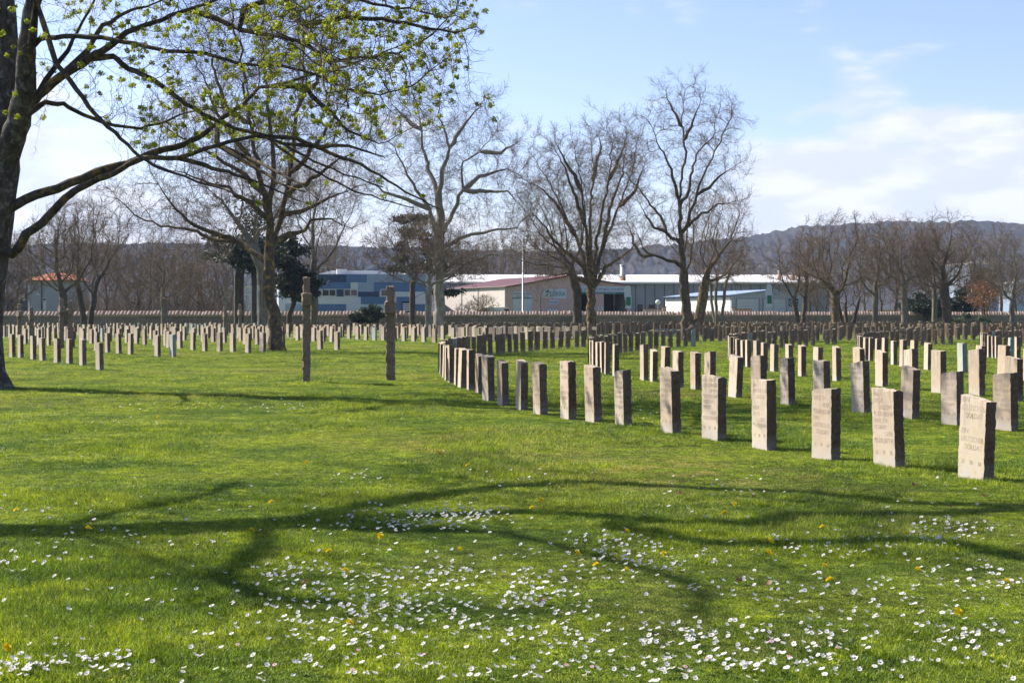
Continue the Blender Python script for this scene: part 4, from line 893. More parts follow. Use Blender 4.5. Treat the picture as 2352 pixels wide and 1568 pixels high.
root = empty('maple_tree', (mx, my, 0)); tag(root, 'big old maple at the left edge with dark trunk and fresh yellow-green blossom', 'tree')
def shift(pl_): return [([(q[0]-mx, q[1]-my, q[2]) for q in pts], rd) for pts, rd in pl_]
th, tn = split_polys(MT.polys(), .15); th2, tn2 = split_polys(tn, .022)
link('trunk', tubes_mesh('trunk', shift(th), M['bark_maple'], 14), root)
link('limbs', tubes_mesh('limbs', shift(th2), M['limb_maple'], 8), root)
link('branchlets', tubes_mesh('branchlets', shift(tn2), M['limb_maple'], 4), root)
tw = MT.twigs(.9, .42, .015, .0042, 0, 1, .7)
link('twigs', tubes_mesh('twigs', shift(tw), M['bark_brown'], 3), root)
# blossom umbels at the twig tips
tips = np.array(MT.tips); rg = MT.rng; tpx = CX+tips[:, 0]/tips[:, 1]*F
pk = rg.random(len(tips)) < .10; cen = tips[pk]; print('MAPLE nodes', len(MT.P), 'tips', len(tips), 'umbels', len(cen))
nl = 48; c = np.repeat(cen, nl, axis=0); sz = np.repeat(rg.uniform(.05, .105, (len(cen), 1)), nl, axis=0); v = rg.normal(size=c.shape); v /= np.linalg.norm(v, axis=1)[:, None]; v[:, 2] *= .8
c = c+v*sz*rg.random((len(c), 1))**.4; u = rg.normal(size=c.shape); u /= np.linalg.norm(u, axis=1)[:, None]; w = np.cross(u, v); w /= np.linalg.norm(w, axis=1)[:, None]+1e-9
s_ = rg.uniform(.016, .03, (len(c), 1)); V = np.stack([c-u*s_, c+w*s_*.7, c+u*s_, c-w*s_*.7], 1).reshape(-1, 3)-np.array([mx, my, 0])
link('blossom', npmesh('blossom', V, np.arange(len(V)).reshape(-1, 4), M['blossom']), root)

# ------------------------------------------------------------------ tree just outside the frame at left, known from its shadow on the lawn
ct = math.cos(SUN_EL)/math.sin(SUN_EL)
def from_shadow(px, py, z):
    x, y = gp(px, py); return (x+SUN_H.x*ct*z, y+SUN_H.y*ct*z, z)
OT = Tree(131)
bx_, by_, _ = from_shadow(-60, 1224, 7.0)
tb = OT.chain([(bx_-.3, by_+.1, -.1), (bx_-.25, by_+.05, 1.2), (bx_-.1, by_, 2.6), (bx_-.05, by_, 4.2), (bx_, by_, 5.6), (bx_, by_, 7.0)])
def olimb(start, pts, z0, z1, sub=4):
    out = []; n = len(pts)
    for i in range(n-1):
        for k_ in range(sub):
            u = k_/sub; out.append(from_shadow(pts[i][0]*(1-u)+pts[i+1][0]*u, pts[i][1]*(1-u)+pts[i+1][1]*u, z0+(z1-z0)*((i+u)/(n-1))))
    out.append(from_shadow(*pts[-1], z1)); return OT.chain(out, start)
s1 = olimb(tb[-1], [(0,1220),(187,1224),(375,1218),(562,1209),(750,1204),(860,1212)], 7.3, 8.4)
o2 = olimb(s1[3], [(180,1205),(262,1182),(412,1160),(487,1137),(543,1111)], 7.8, 9.2)
o3 = olimb(s1[13], [(607,1222),(615,1265),(532,1317),(525,1340),(600,1372),(712,1385)], 8.0, 8.6)
o4 = olimb(s1[-1], [(1158,1224),(1310,1261),(1412,1291),(1531,1320),(1583,1345),(1618,1372),(1611,1407)], 8.6, 9.4)
o5 = olimb(s1[-4], [(900,1190),(1200,1176),(1400,1190),(1531,1205),(1740,1212),(1845,1191),(1985,1194),(2194,1180),(2400,1165)], 8.6, 10.2)
o6 = olimb(o5[10], [(1420,1215),(1600,1250),(1775,1254),(1950,1257),(2124,1250),(2264,1264),(2352,1285)], 9.0, 9.8)
o7 = olimb(s1[-6], [(800,1180),(950,1150),(1150,1120),(1350,1112),(1531,1118),(1845,1135),(2054,1156),(2352,1163)], 8.8, 10.4)
olimb(o7[6], [(1000,1130),(1080,1100),(1150,1080)], 9, 10); olimb(o5[22], [(1950,1180),(2050,1150),(2100,1120)], 9.6, 10.4)
olimb(s1[2], [(200,1240),(330,1280),(430,1330)], 8, 8.5)
lm = np.array(OT.P[6:]); A = lm[OT.rng.integers(0, len(lm), 900)]+OT.rng.normal(0, .55, (900, 3))
A = A[(A[:, 2] > 6.5) & (EYE+.2350*A[:, 1] < A[:, 2])]
OT.grow(A, .3, 1.2, .35, 40, (0, 0, .05), .25, 4000)
OT.radii(.30, .007)
for i in s1: OT.rad[i] = max(OT.rad[i], .28)
for i in o3: OT.rad[i] = .085
for i in o4+o2: OT.rad[i] = .05
for i in o5+o6+o7: OT.rad[i] = .125
oroot = empty('shade_tree', (bx_, by_, 0)); tag(oroot, 'old bare tree beside the camera whose limbs shade the foreground lawn', 'tree')
def shift2(pl_): return [([(q[0]-bx_, q[1]-by_, q[2]) for q in pts], rd) for pts, rd in pl_]
th, tn = split_polys(OT.polys(), .05)
link('trunk', tubes_mesh('trunk', shift2(th), M['bark_maple'], 10), oroot); link('crown', tubes_mesh('crown', shift2(tn+OT.twigs(2, .6, .03, .007, 0, 1, .8)), M['limb_maple'], 4), oroot)

# ------------------------------------------------------------------ buildings and roadside things beyond the wall
M['white_clad'] = corrugated('white_cladding', (.62,.66,.72), .22); M['blue_clad'] = corrugated('blue_cladding', (.09,.18,.36), .22); M['navy_clad'] = corrugated('navy_cladding', (.02,.05,.13), .22); M['pale_clad'] = corrugated('pale_blue_cladding', (.30,.38,.52), .22)
M['membrane'] = plain('white_roof_membrane', (.80,.79,.77), .6, .04, .3); M['glass'] = plain('dark_window_glass', (.03,.035,.04), .08, .2, 1, 0, .8); M['frame'] = plain('white_window_frame', (.65,.67,.7), .5, .03)
M['pink'] = plain('pink_render', (.55,.40,.38), .95, .08, 1.5, bmp=.01); M['cream'] = plain('pale_pink_render', (.62,.56,.52), .9, .04, 1.)
M['maroon'] = plain('maroon_roof_sheet', (.13,.045,.045), .6, .15, .6); M['greyconc'] = plain('grey_concrete_panel', (.29,.31,.34), .8, .1, .5); M['greyclad'] = corrugated('grey_ribbed_cladding', (.40,.45,.51), .3, 'X')
M['whitewall'] = plain('white_painted_wall', (.78,.77,.74), .8, .03, .5); M['shutter'] = corrugated('roller_shutter', (.50,.56,.62), .35, 'Z'); M['bay'] = plain('garage_interior', (.10,.075,.075), .9, .3, .5)
M['signwhite'] = plain('pale_sign_board', (.50,.58,.70), .4, .03); M['green'] = plain('sign_green_paint', (.01,.16,.10), .5, .05); M['signdark'] = plain('dark_sign_board', (.02,.028,.04), .4, .1); M['black'] = plain('black_rubber', (.02,.02,.022), .7, .1)
M['orange'] = plain('orange_clay_roof', (.55,.17,.08), .8, .2, 1.2, bmp=.05); M['greyrender'] = plain('grey_blue_render', (.40,.42,.46), .9, .05, .6); M['steel'] = plain('galvanised_steel', (.45,.47,.48), .45, .08, 2, .3); M['rust'] = plain('rusty_flue_base', (.35,.17,.09), .8, .2, 3)
M['darkpole'] = plain('dark_pole', (.09,.08,.08), .7, .1); M['vanwhite'] = plain('white_car_paint', (.70,.73,.76), .25, .02, 1, 0, .5); M['red'] = plain('red_paint', (.60,.05,.03), .35, .05); M['navy'] = plain('navy_paint', (.012,.03,.10), .5, .1); M['lampglobe'] = plain('white_globe', (.8,.8,.78), .3, .02); M['teal'] = plain('teal_cab_paint', (.04,.13,.18), .35, .1)
M['concrete'] = plain('bench_concrete', (.42,.39,.34), .9, .12, 2)
def front(name, pxA, dA, pxB, theta, label, cat='building'):
    """root at the near-left corner; local +x runs along the facade, +y goes back. returns root, width, pixel->local x, photo y->z"""
    xa = xat(pxA, dA); c_, s_ = math.cos(theta), math.sin(theta); kB = (pxB-CX)/F
    Wd = (kB*dA-xa)/(c_-kB*s_); r_ = empty(name, (xa, dA, 0), theta); tag(r_, label, cat)
    def lx(px):
        k_ = (px-CX)/F; return (k_*dA-xa)/(c_-k_*s_)
    def lz(px, py): return EYE+(HZ-py)*(dA+lx(px)*s_)/F
    return r_, Wd, lx, lz
def panel(name, r_, lx, lz, x0, x1, y0, y1, m_, proud=.03, thick=.05):
    mb = MB(); xm = (x0+x1)/2; mb.box(lx(x0), lx(x1), -proud, -proud+thick, max(0, lz(xm, y1)), lz(xm, y0)); return mb.build(name, m_, r_)
def window(r_, lx, lz, x0, x1, y0, y1, proud=.05, mull=1):
    mb = MB(); a0, a1, z0, z1 = lx(x0), lx(x1), lz(x0, y1), lz(x0, y0); t_ = .09
    mb.box(a0, a1, -proud-.04, 0, z0, z0+t_); mb.box(a0, a1, -proud-.04, 0, z1-t_, z1); mb.box(a0, a0+t_, -proud-.04, 0, z0+t_, z1-t_); mb.box(a1-t_, a1, -proud-.04, 0, z0+t_, z1-t_)
    for i in range(mull): xm = a0+(a1-a0)*(i+1)/(mull+1); mb.box(xm-t_/2, xm+t_/2, -proud-.04, 0, z0+t_, z1-t_)
    f_ = mb.build('window', M['frame'], r_); mb = MB(); mb.box(a0+t_, a1-t_, -proud-.01, -proud+.0, z0+t_, z1-t_); mb.build('pane', M['glass'], f_)
def c2(X): return 551.2+X/3.84            # crop helpers (photo measurement)
# blue office
r_, Wd, lx, lz = front('office_building', 722, 185, 979, .18, 'blue and white clad two-storey office building behind the tall crosses')
H_ = lz(722, 629); mb = MB(); mb.box(0, Wd, 0, 24, 0, H_); mb.build('wall', M['white_clad'], r_)
for X0, X1, Y0, Y1, m_ in ((655,938,303,372,'navy_clad'),(938,1120,303,372,'blue_clad'),(1120,1640,303,372,'pale_clad'),(655,975,372,430,'blue_clad'),(1040,1180,372,455,'pale_clad'),(1180,1640,372,455,'blue_clad'),(850,915,435,497,'navy_clad'),(1040,1230,455,500,'navy_clad'),
                           (1065,1285,500,565,'blue_clad'),(655,938,565,628,'blue_clad'),(1380,1540,500,628,'blue_clad'),(1540,1640,565,628,'blue_clad'),(1230,1640,455,500,'white_clad')):
    panel('cladding_panel', r_, lx, lz, c2(X0), c2(X1), c2(Y0), c2(Y1)+.2, M[m_], .03)
window(r_, lx, lz, c2(724), c2(848), c2(433), c2(497)); window(r_, lx, lz, c2(915), c2(1036), c2(433), c2(497))
window(r_, lx, lz, c2(1240), c2(1360), c2(433), c2(497))
dm = panel('door', r_, lx, lz, c2(1424), c2(1502), c2(540), c2(640), M['signdark'], .06, .08)
mb = MB(); [mb.box(lx(c2(1434)), lx(c2(1494)), -.09, -.062, lz(931, c2(Y+12)), lz(931, c2(Y))) for Y in (558, 576, 594, 612)]; mb.build('pane', M['frame'], dm)
mb = MB(); mb.prism([(.3, H_+.002), (Wd*.9, H_+.002), (Wd*.75, H_+.55), (2.5, H_+.55)], 3, 22); mb.box(3, 4.3, 1.6, 2.8, H_+.01, H_+.7); mb.box(12, 13.2, 1.6, 2.8, H_+.01, H_+.65)
mb.build('roof', M['membrane'], r_)
mb = MB(); mb.box(-.02, -.045, .3, 23.7, .4, H_*.45); mb.build('cladding_panel', M['pale_clad'], r_)
r2, Wd2, lx2, lz2 = front('office_annexe', 640, 196, 706, .18, 'white and blue striped low annexe left of the blue office', 'building')
mb = MB(); mb.box(0, Wd2, 0, 14, 0, lz2(670, 655)); mb.build('wall', M['white_clad'], r2)
panel('cladding_panel', r2, lx2, lz2, 655, 700, 697, 714, M['pale_clad']); panel('cladding_panel', r2, lx2, lz2, 640, 668, 672, 684, M['blue_clad'])
mb = MB(); mb.box(-.2, Wd2+.05, -.2, 14.2, lz2(670, 655)+.002, lz2(670, 652)); mb.build('roof', M['membrane'], r2)
r2, Wd2, lx2, lz2 = front('striped_shed', 455, 215, 600, .1, 'pale corrugated shed glimpsed between the pine trunks', 'building')
mb = MB(); mb.box(0, Wd2, 0, 12, 0, lz2(520, 660)); mb.build('wall', M['white_clad'], r2); mb = MB(); mb.box(-.2, Wd2+.2, -.2, 12.2, lz2(520, 660)+.002, lz2(520, 657)); mb.build('roof', M['membrane'], r2)
# long white-roofed hall
r_, Wd, lx, lz = front('warehouse', 1010, 203, 1905, .02, 'long grey hall with white roof behind the pink garage')
H_ = lz(1500, 647.5); mb = MB(); mb.box(0, Wd, 0, 50, 0, H_); mb.build('wall', M['greyconc'], r_)
mb = MB(); rz_ = 1.6+90.5*228/F; mb.add([(-.4,-.5,H_+.01),(Wd+.4,-.5,H_+.01),(Wd+.4,25,rz_),(-.4,25,rz_),(-.4,50.4,H_),(Wd+.4,50.4,H_),(-.4,-.5,H_-.25),(Wd+.4,-.5,H_-.25)], [(0,1,2,3),(3,2,5,4),(6,7,1,0)]); mb.build('roof', M['membrane'], r_)
def flue(px, y0, y1, d, lb, w_=.28):
    f_ = D.objects.new('x', None); D.objects.remove(f_)
    base = Vector((xat(px, d), d)); loc = (base-Vector(r_.location[:2])); c_, s_ = math.cos(-.02), math.sin(-.02); qx = loc.x*c_-loc.y*s_; qy = loc.x*s_+loc.y*c_
    mb = MB(); mb.tube([(qx, qy, zat(y1, d)-.6), (qx, qy, zat(y0, d))], w_, 12); mb.tube([(qx, qy, zat(y0, d)), (qx, qy, zat(y0, d)+.12)], w_*1.2, 12); ch = mb.build('chimney', M['steel'], r_, True)
    mb = MB(); mb.tube([(qx, qy, zat(y1, d)-.6), (qx, qy, zat(y1-9, d))], w_+.01, 12); mb.build('chimney_base', M['rust'], ch, True); return ch
flue(1430.6, 610, 645, 207, '', .42); flue(1382, 620, 634, 214, '', .16); flue(1790.5, 623, 636, 212, '', .25); flue(1821, 628, 638, 209, '', .3)
panel('door', r_, lx, lz, 1464, 1476, 699, 715, M['darkpole']); panel('window', r_, lx, lz, 1490, 1503, 699.5, 709, M['bay'])
mb = MB(); [mb.box(lx(p_)-.05, lx(p_)+.05, -.04, 0, 0, H_-.3) for p_ in range(1460, 1900, 22)]; mb.build('panel_joint', M['darkpole'], r_)
# pink garage
r_, Wd, lx, lz = front('garage_building', 1161, 175, 1448, .40, 'pink rendered vehicle test garage with green lettered signs and two open bays')
He = lz(1161, 656.7); Hp = lz(1300, 632); xp = lx(1306); Hr = lz(1448, 655); dep = 21.8
ox0, ox1, ox2, ox3 = lx(1317), lx(1365.5), lx(1387), lx(1440); zb = lz(1380, 675)
mb = MB()
def wallpiece(x0, x1, z0):
    def top(x): return He+(Hp-He)*x/xp if x <= xp else Hp+(Hr-Hp)*(x-xp)/(Wd-xp)
    o_ = [(x0, z0), (x1, z0), (x1, top(x1))]+([(xp, Hp)] if x0 < xp < x1 else [])+[(x0, top(x0))]; mb.prism(o_, 0, .3)
for a_, b_, z_ in ((0, ox0, 0), (ox0, ox1, zb), (ox1, ox2, 0), (ox2, ox3, zb), (ox3, Wd, 0)): wallpiece(a_, b_, z_)
mb.build('front_wall', M['pink'], r_)
mb = MB(); mb.box(0, .3, .3, dep, 0, He-.02); mb.box(.3, Wd-.3, dep-.3, dep, 0, He-.05); mb.box(Wd-.3, Wd, .3, dep, 0, Hr-.02); mb.build('side_wall', M['cream'], r_)
mb = MB(); mb.box(ox0-.2, ox3+.3, 7, 7.2, 0, zb+.6); mb.box(.3, Wd-.3, .3, 7, .004, .03); mb.box(ox0-.25, ox0-.2, .3, 7, .03, zb+.5); mb.box(ox1+.2, ox2-.2, .31, 6.9, .03, zb+.4); mb.box((ox2+ox3)/2-.1, (ox2+ox3)/2+.15, .4, .9, .03, zb+.3); mb.build('bay_interior', M['bay'], r_)
mb = MB(); t_ = .12; mb.add([(-.3,-.4,He-.1),(xp,-.4,Hp+.05),(Wd+.3,-.4,Hr-.05),(Wd+.3,dep+.3,Hr-.05),(xp,dep+.3,Hp+.05),(-.3,dep+.3,He-.1),(-.3,-.4,He-.1-t_),(xp,-.4,Hp+.05-t_*2),(Wd+.3,-.4,Hr-.05-t_)], [(0,1,4,5),(1,2,3,4),(6,7,1,0),(7,8,2,1)]); mb.build('roof', M['maroon'], r_)
mb = MB(); mb.tube([(-.06, -.06, 0), (-.06, -.06, He-.2)], .06, 6); [mb.tube([(-.08, y_, 0), (-.08, y_, He-.2)], .05, 6) for y_ in (9, 15)]; mb.build('downpipe', M['steel'], r_)
mb = MB(); mb.box(-.05, -.012, 12.3, 13.6, 1.2, 2.9); mb.build('window', M['greyconc'], r_)
dr = panel('garage_door', r_, lx, lz, 1178, 1221, 685.6, 716, M['shutter'], .04, .03); panel('sign_band', r_, lx, lz, 1177.5, 1221.5, 683.4, 685.8, M['green'], .06, .03)
s_ = panel('sign', r_, lx, lz, 1177.7, 1221, 669.6, 683, M['signwhite'], .05, .04)
mb = MB(); signtext(mb, 'CONTROLE TECHNIQUE', lx(1199.3), lz(1199, 676), .28, -.055, 2.35); signtext(mb, 'VEHICULES', lx(1199.3), lz(1199, 682), .26, -.055, 1.7); mb.build('lettering', M['darkpole'], s_)
s_ = panel('sign', r_, lx, lz, 1247, 1300.5, 663.5, 685.6, M['signwhite'], .05, .04)
mb = MB(); signtext(mb, 'DEKRA', lx(1280.5), lz(1280, 679.5), .78, -.055, 2.05)
xa = lx(1251); za = lz(1255, 681); mb.add([(xa+a_, -.07, za+b_) for a_, b_ in ((0,0),(.32,.08),(.62,.42),(.30,.30),(0,.08),(.14,.50),(.60,.78),(.66,.50),(.44,.86),(.10,.62))], [(0,1,2,3,4),(5,9,8,6),(5,6,7)])
mb.build('lettering', M['green'], s_)
s_ = panel('sign', r_, lx, lz, 1261, 1283.7, 688.6, 698.4, M['signwhite'], .05, .04); mb = MB(); signtext(mb, 'ACCUEIL', lx(1272.3), lz(1272, 695.5), .30, -.055, 1.15); mb.build('lettering', M['darkpole'], s_)
s_ = panel('sign', r_, lx, lz, 1317, 1440.5, 657.5, 675, M['signwhite'], .05, .04); mb = MB(); signtext(mb, 'MECANIQUE POIDS LOURDS', lx(1379), lz(1379, 667.5), .50, -.055, 6.6); mb.build('lettering', M['darkpole'], s_)
mb = MB(); mb.box(lx(1317), lx(1440.5), -.09, -.055, lz(1379, 675.3), lz(1379, 670.4)); mb.build('green_band', M['green'], s_); mb = MB(); signtext(mb, '04 78 06 92 14 - dekra-pl.com', lx(1385), lz(1385, 674.2), .2, -.1, 3.6); mb.build('lettering', M['frame'], s_)
s_ = panel('notice_board', r_, lx, lz, 1373, 1385.5, 703.5, 713, M['frame'], .05, .04); mb = MB(); [mb.box(lx(1375), lx(1383), -.07, -.052, lz(1379, y_+.6), lz(1379, y_)) for y_ in (705, 707, 709, 711)]; mb.build('lettering', M['darkpole'], s_)
mb = MB(); mb.box(lx(1236), lx(1252), -.03, .02, 0, 1.9); mb.box(lx(1278), lx(1306), -.03, .02, 0, 1.9); mb.build('recess', M['bay'], r_); dd_ = panel('door', r_, lx, lz, 1256, 1280, 709, 716, M['shutter'], .05, .05)
# white lit building and grey shed
r_, Wd, lx, lz = front('workshop', 1680, 168, 1842, .27, 'grey ribbed workshop with two roller doors and bright white side wall')
He = lz(1680, 676.5); Hp = lz(1773, 665.5); xp = lx(1773); Hr = lz(1842, 674); dep = 21
mb = MB(); mb.prism([(0, 0), (Wd, 0), (Wd, Hr), (xp, Hp), (0, He)], 0, .3); mb.build('front_wall', M['greyclad'], r_)
mb = MB(); mb.box(-.02, .25, .31, dep, 0, He-.3); mb.box(Wd-.25, Wd, .31, dep, 0, Hr-.3); mb.box(.25, Wd-.25, dep-.25, dep, 0, He-.3); mb.build('side_wall', M['whitewall'], r_)
mb = MB(); mb.add([(-.5,-.15,He-.05),(xp,-.15,Hp+.06),(Wd+.2,-.15,Hr),(Wd+.2,dep+.2,Hr),(xp,dep+.2,Hp+.06),(-.5,dep+.2,He-.05),(-.5,-.15,He-.25),(xp,-.15,Hp-.1),(Wd+.2,-.15,Hr-.16)], [(0,1,4,5),(1,2,3,4),(6,7,1,0),(7,8,2,1)]); mb.build('roof', M['pale_clad'], r_)
for a_, b_ in ((1693, 1742), (1754, 1804)):
    dd_ = panel('garage_door', r_, lx, lz, a_, b_, 686, 716, M['shutter'], .04, .04)
    mb = MB(); mb.box(lx(a_)-.16, lx(a_), -.07, 0, 0, lz(a_, 684.6)); mb.box(lx(b_), lx(b_)+.16, -.07, 0, 0, lz(a_, 684.6)); mb.box(lx(a_), lx(b_), -.07, 0, lz(a_, 686), lz(a_, 684.6)); mb.build('frame', M['greyconc'], dd_)
s_ = panel('sign', r_, lx, lz, 1811.5, 1833, 686, 703, M['signdark'], .06, .05); mb = MB(); xc, zc = lx(1817.5), lz(1817, 694.5)
ring = [(xc+q*math.cos(a_*math.pi/8), -.075, zc+q*math.sin(a_*math.pi/8)) for q in (.26, .32) for a_ in range(16)]; mb.add(ring, [(i, (i+1) % 16, (i+1) % 16+16, i+16) for i in range(16)])
mb.box(xc-.08, xc-.03, -.075, -.07, zc-.15, zc+.15); mb.box(xc-.03, xc+.1, -.075, -.07, zc+.08, zc+.13); signtext(mb, '04 78', lx(1827.5), lz(1827, 700), .2, -.062, .5, mi=0); mb.box(lx(1823.5), lx(1831), -.075, -.07, lz(1827, 691.5), lz(1827, 690.4)); mb.box(lx(1823.5), lx(1830), -.075, -.07, lz(1827, 694.5), lz(1827, 693.4)); mb.build('lettering', M['frame'], s_)
mb = MB(); mb.box(lx(1779), lx(1784), -.35, 0, lz(1780, 675), lz(1780, 672.5)); mb.build('wall_lamp', M['steel'], r_)
# low brick yard walls
for pa, pb, d_, y0, lb in ((1479, 1520, 172, 708.5, 'low brick yard wall beside the globe lamp'), (1521, 1530, 171, 704, 'square brick gate pier beside the white side wall'), (1690, 1725, 163, 709, 'low brick yard wall before the left roller door'), (1681, 1689, 163, 705, 'short brick pier at the corner of the workshop')):
    r_ = empty('yard_wall', (xat((pa+pb)/2, d_), d_, 0)); tag(r_, lb, 'wall'); w_ = (pb-pa)*d_/F/2
    mb = MB(); mb.box(-w_, w_, -.15, .15, 0, zat(y0, d_)-.1); mb.build('brickwork', M['pink'], r_); mb = MB(); mb.box(-w_-.06, w_+.06, -.21, .21, zat(y0, d_)-.098, zat(y0, d_)); mb.build('coping', M['rust'], r_)
for pa, pb, lb in ((1993, 2075, 'low white yard wall with orange coping left of the road sign'), (2208, 2272, 'low white yard wall with orange coping right of the truck')):
    d_ = 178; r_ = empty('yard_wall', (xat((pa+pb)/2, d_), d_, 0)); tag(r_, lb, 'wall'); w_ = (pb-pa)*d_/F/2
    mb = MB(); mb.box(-w_, w_, -.15, .15, 0, zat(714.5, d_)); mb.build('render', M['whitewall'], r_); mb = MB(); mb.box(-w_-.06, w_+.06, -.21, .21, zat(714.5, d_)+.002, zat(712.6, d_)); mb.build('coping', M['orange'], r_)
mb = MB(); d_ = 180; mb.box(xat(2100, d_), xat(2152, d_), d_, d_+.4, 0, zat(711, d_)); [mb.box(xat(p_, d_)-.06, xat(p_, d_)+.06, d_-.1, d_+.5, 0, zat(710, d_)) for p_ in (2100, 2118, 2136, 2152)]
tag(mb.build('barrier', M['whitewall']), 'white concrete barrier beyond the wall between road sign and truck', 'barrier')
# pale house at left
r_, Wd, lx, lz = front('house', 67.5, 168, 176, .12, 'pale grey house with orange tiled roof behind the left trees')
H_ = lz(100, 642); mb = MB(); mb.box(0, Wd, 0, 8, 0, H_); mb.build('wall', M['greyrender'], r_)
mb = MB(); Hq = lz(100, 625); mb.add([(-.4,-.4,H_-.05),(Wd+.4,-.4,H_-.05),(Wd-1.5,4,Hq),(1.5,4,Hq),(Wd+.4,8.4,H_-.05),(-.4,8.4,H_-.05),(-.4,-.4,H_-.2),(Wd+.4,-.4,H_-.2)], [(0,1,2,3),(1,4,2),(4,5,3,2),(5,0,3),(6,7,1,0)]); mb.build('roof', M['orange'], r_)
dd_ = panel('door', r_, lx, lz, 98.5, 106.5, 683, 712, M['frame'], .05, .05); mb = MB(); mb.box(lx(100), lx(105), -.07, -.055, lz(102, 690), lz(102, 685)); mb.build('pane', M['glass'], dd_)
mb = MB(); mb.tube([(lx(96), -.08, 0), (lx(96), -.08, H_-.2)], .07, 6); mb.build('downpipe', M['darkpole'], r_); window(r_, lx, lz, 150, 160, 690, 702, .03, 1)
mb = MB(); mb.box(lx(84), lx(92.5), -.05, -.01, lz(88, 677.2), lz(88, 673.8)); pl_ = mb.build('number_plate', M['whitewall'], r_); mb = MB(); signtext(mb, '2310', lx(88.2), lz(88, 676.7), .15, -.053, .36, depth=4); mb.build('lettering', M['darkpole'], pl_)
# dark blue container
d_ = 150; r_ = empty('container', (xat(9, d_), d_, 0), .05); tag(r_, 'dark blue steel container beside the maple trunk behind the wall', 'container'); w_ = 39*d_/F; h_ = zat(688, d_)
mb = MB(); mb.box(0, w_, 0, 2.4, .3, h_-.1); mb.build('body', corrugated('navy_container_steel', (.012,.028,.085), .3, 'X', .5, .04), r_); mb = MB(); mb.box(-.03, w_+.03, -.03, .06, h_-.1, h_); mb.box(-.03, w_+.03, -.03, .06, .2, .3); mb.box(-.03, .06, -.032, .06, .3, h_-.1); mb.box(w_-.06, w_+.03, -.032, .06, .3, h_-.1); mb.build('frame', M['navy'], r_)
# far metal hall, top right, and the pale one at the edge
for px0, px1, y0, d_, lb in ((2227, 2294, 599, 300, 'pale ribbed metal hall with curved roof rising behind the right-hand trees'), (2322, 2395, 645, 290, 'pale hall partly hidden at the right edge')):
    r_ = empty('metal_hall', (xat(px0, d_), d_, 0), .0); tag(r_, lb, 'building'); w_ = (px1-px0)*d_/F; h_ = zat(y0, d_)
    mb = MB(); mb.box(0, w_, 0, 20, 0, h_-.7); mb.build('wall', M['pale_clad'], r_)
    ol = [(0, h_-.698)]+[(w_*u, h_-.7+.75*math.sin(math.pi*(.12+.76*u))) for u in np.linspace(0, 1, 9)]+[(w_, h_-.698)]
    mb = MB(); mb.prism(ol, -.2, 20.2); mb.build('roof', M['membrane'], r_)
# poles and lamps
def pole(name, px, ytop, d_, rad_, m_, label, cat, arm=0):
    r_ = empty(name, at_(px, d_)); tag(r_, label, cat); mb = MB(); h_ = zat(ytop, d_); mb.tube([(0, 0, 0), (0, 0, h_)], [rad_, rad_*.6], 8); mb.build('mast', m_, r_, True)
    mb = MB(); mb.tube([(0, 0, 0), (0, 0, .25)], rad_*1.8, 8); mb.build('base_plate', m_, r_)
    if arm: mb = MB(); mb.tube([(0, 0, h_-.02), (arm*.5, 0, h_+.12), (arm, 0, h_+.14)], rad_*.5, 6); mb.build('bracket', m_, r_); mb = MB(); mb.box(arm-.35, arm+.35, -.14, .14, h_+.10, h_+.22); mb.build('lamp_head', M['steel'], r_)
    return r_
pole('lamp_post', 1201, 545, 160, .11, M['steel'], 'tall grey steel lamp post before the pink garage', 'lamp post', .6)
pole('lamp_post', 729.5, 618, 172, .10, M['darkpole'], 'dark lamp post at the corner of the blue office', 'lamp post', .7)
pole('utility_pole', 49.5, 655, 152, .09, M['darkpole'], 'thin brown pole beside the dark blue container', 'pole')
r_ = empty('globe_lamp', at_(1511, 168)); tag(r_, 'white globe lamp on a short post beside the brick yard wall', 'lamp'); mb = MB(); mb.tube([(0, 0, 0), (0, 0, 2.7)], .05, 8); mb.build('post', M['steel'], r_); mb = MB(); mb.ball((0, 0, 2.98), .30, a=14, b=10); mb.build('globe', M['lampglobe'], r_, True)
# feather banners
for px, ya, yb, d_, lb in ((1446, 655, 712, 160, 'green and white feather banner at the right bay of the pink garage'), (1770, 652, 708, 158, 'pale green feather banner before the right roller door')):
    r_ = empty('feather_banner', at_(px, d_)); tag(r_, lb, 'banner'); zt = zat(ya, d_); zb = zat(yb, d_)
    mb = MB(); mb.tube([(.25, 0, 0), (.27, 0, zt*.7), (.15, 0, zt-.1), (-.25, 0, zt), (-.45, 0, zt-.12)], .025, 6); mb.build('mast', M['darkpole'], r_)
    zs = np.linspace(zb+.2, zt-.05, 9); mb = MB(); vs = []
    for i, z_ in enumerate(zs): u = i/8; vs += [(-.5+.10*math.sin(i), .03*math.sin(i*1.3), z_), (.24-.30*max(0, u-.8)*3, .03*math.sin(i*1.3), z_)]
    vs += [(x, y+.012, z) for x, y, z in vs]; n_ = 18; mb.add(vs, [(2*i, 2*i+1, 2*i+3, 2*i+2) for i in range(8)]+[(n_+2*i, n_+2*i+2, n_+2*i+3, n_+2*i+1) for i in range(8)])
    fl = mb.build('flag_cloth', M['signwhite'], r_); mb = MB(); z0 = zs[0]; mb.box(-.38, .12, -.06, -.045, zs[1], zs[4]); mb.build('printed_panel', M['green'], fl)
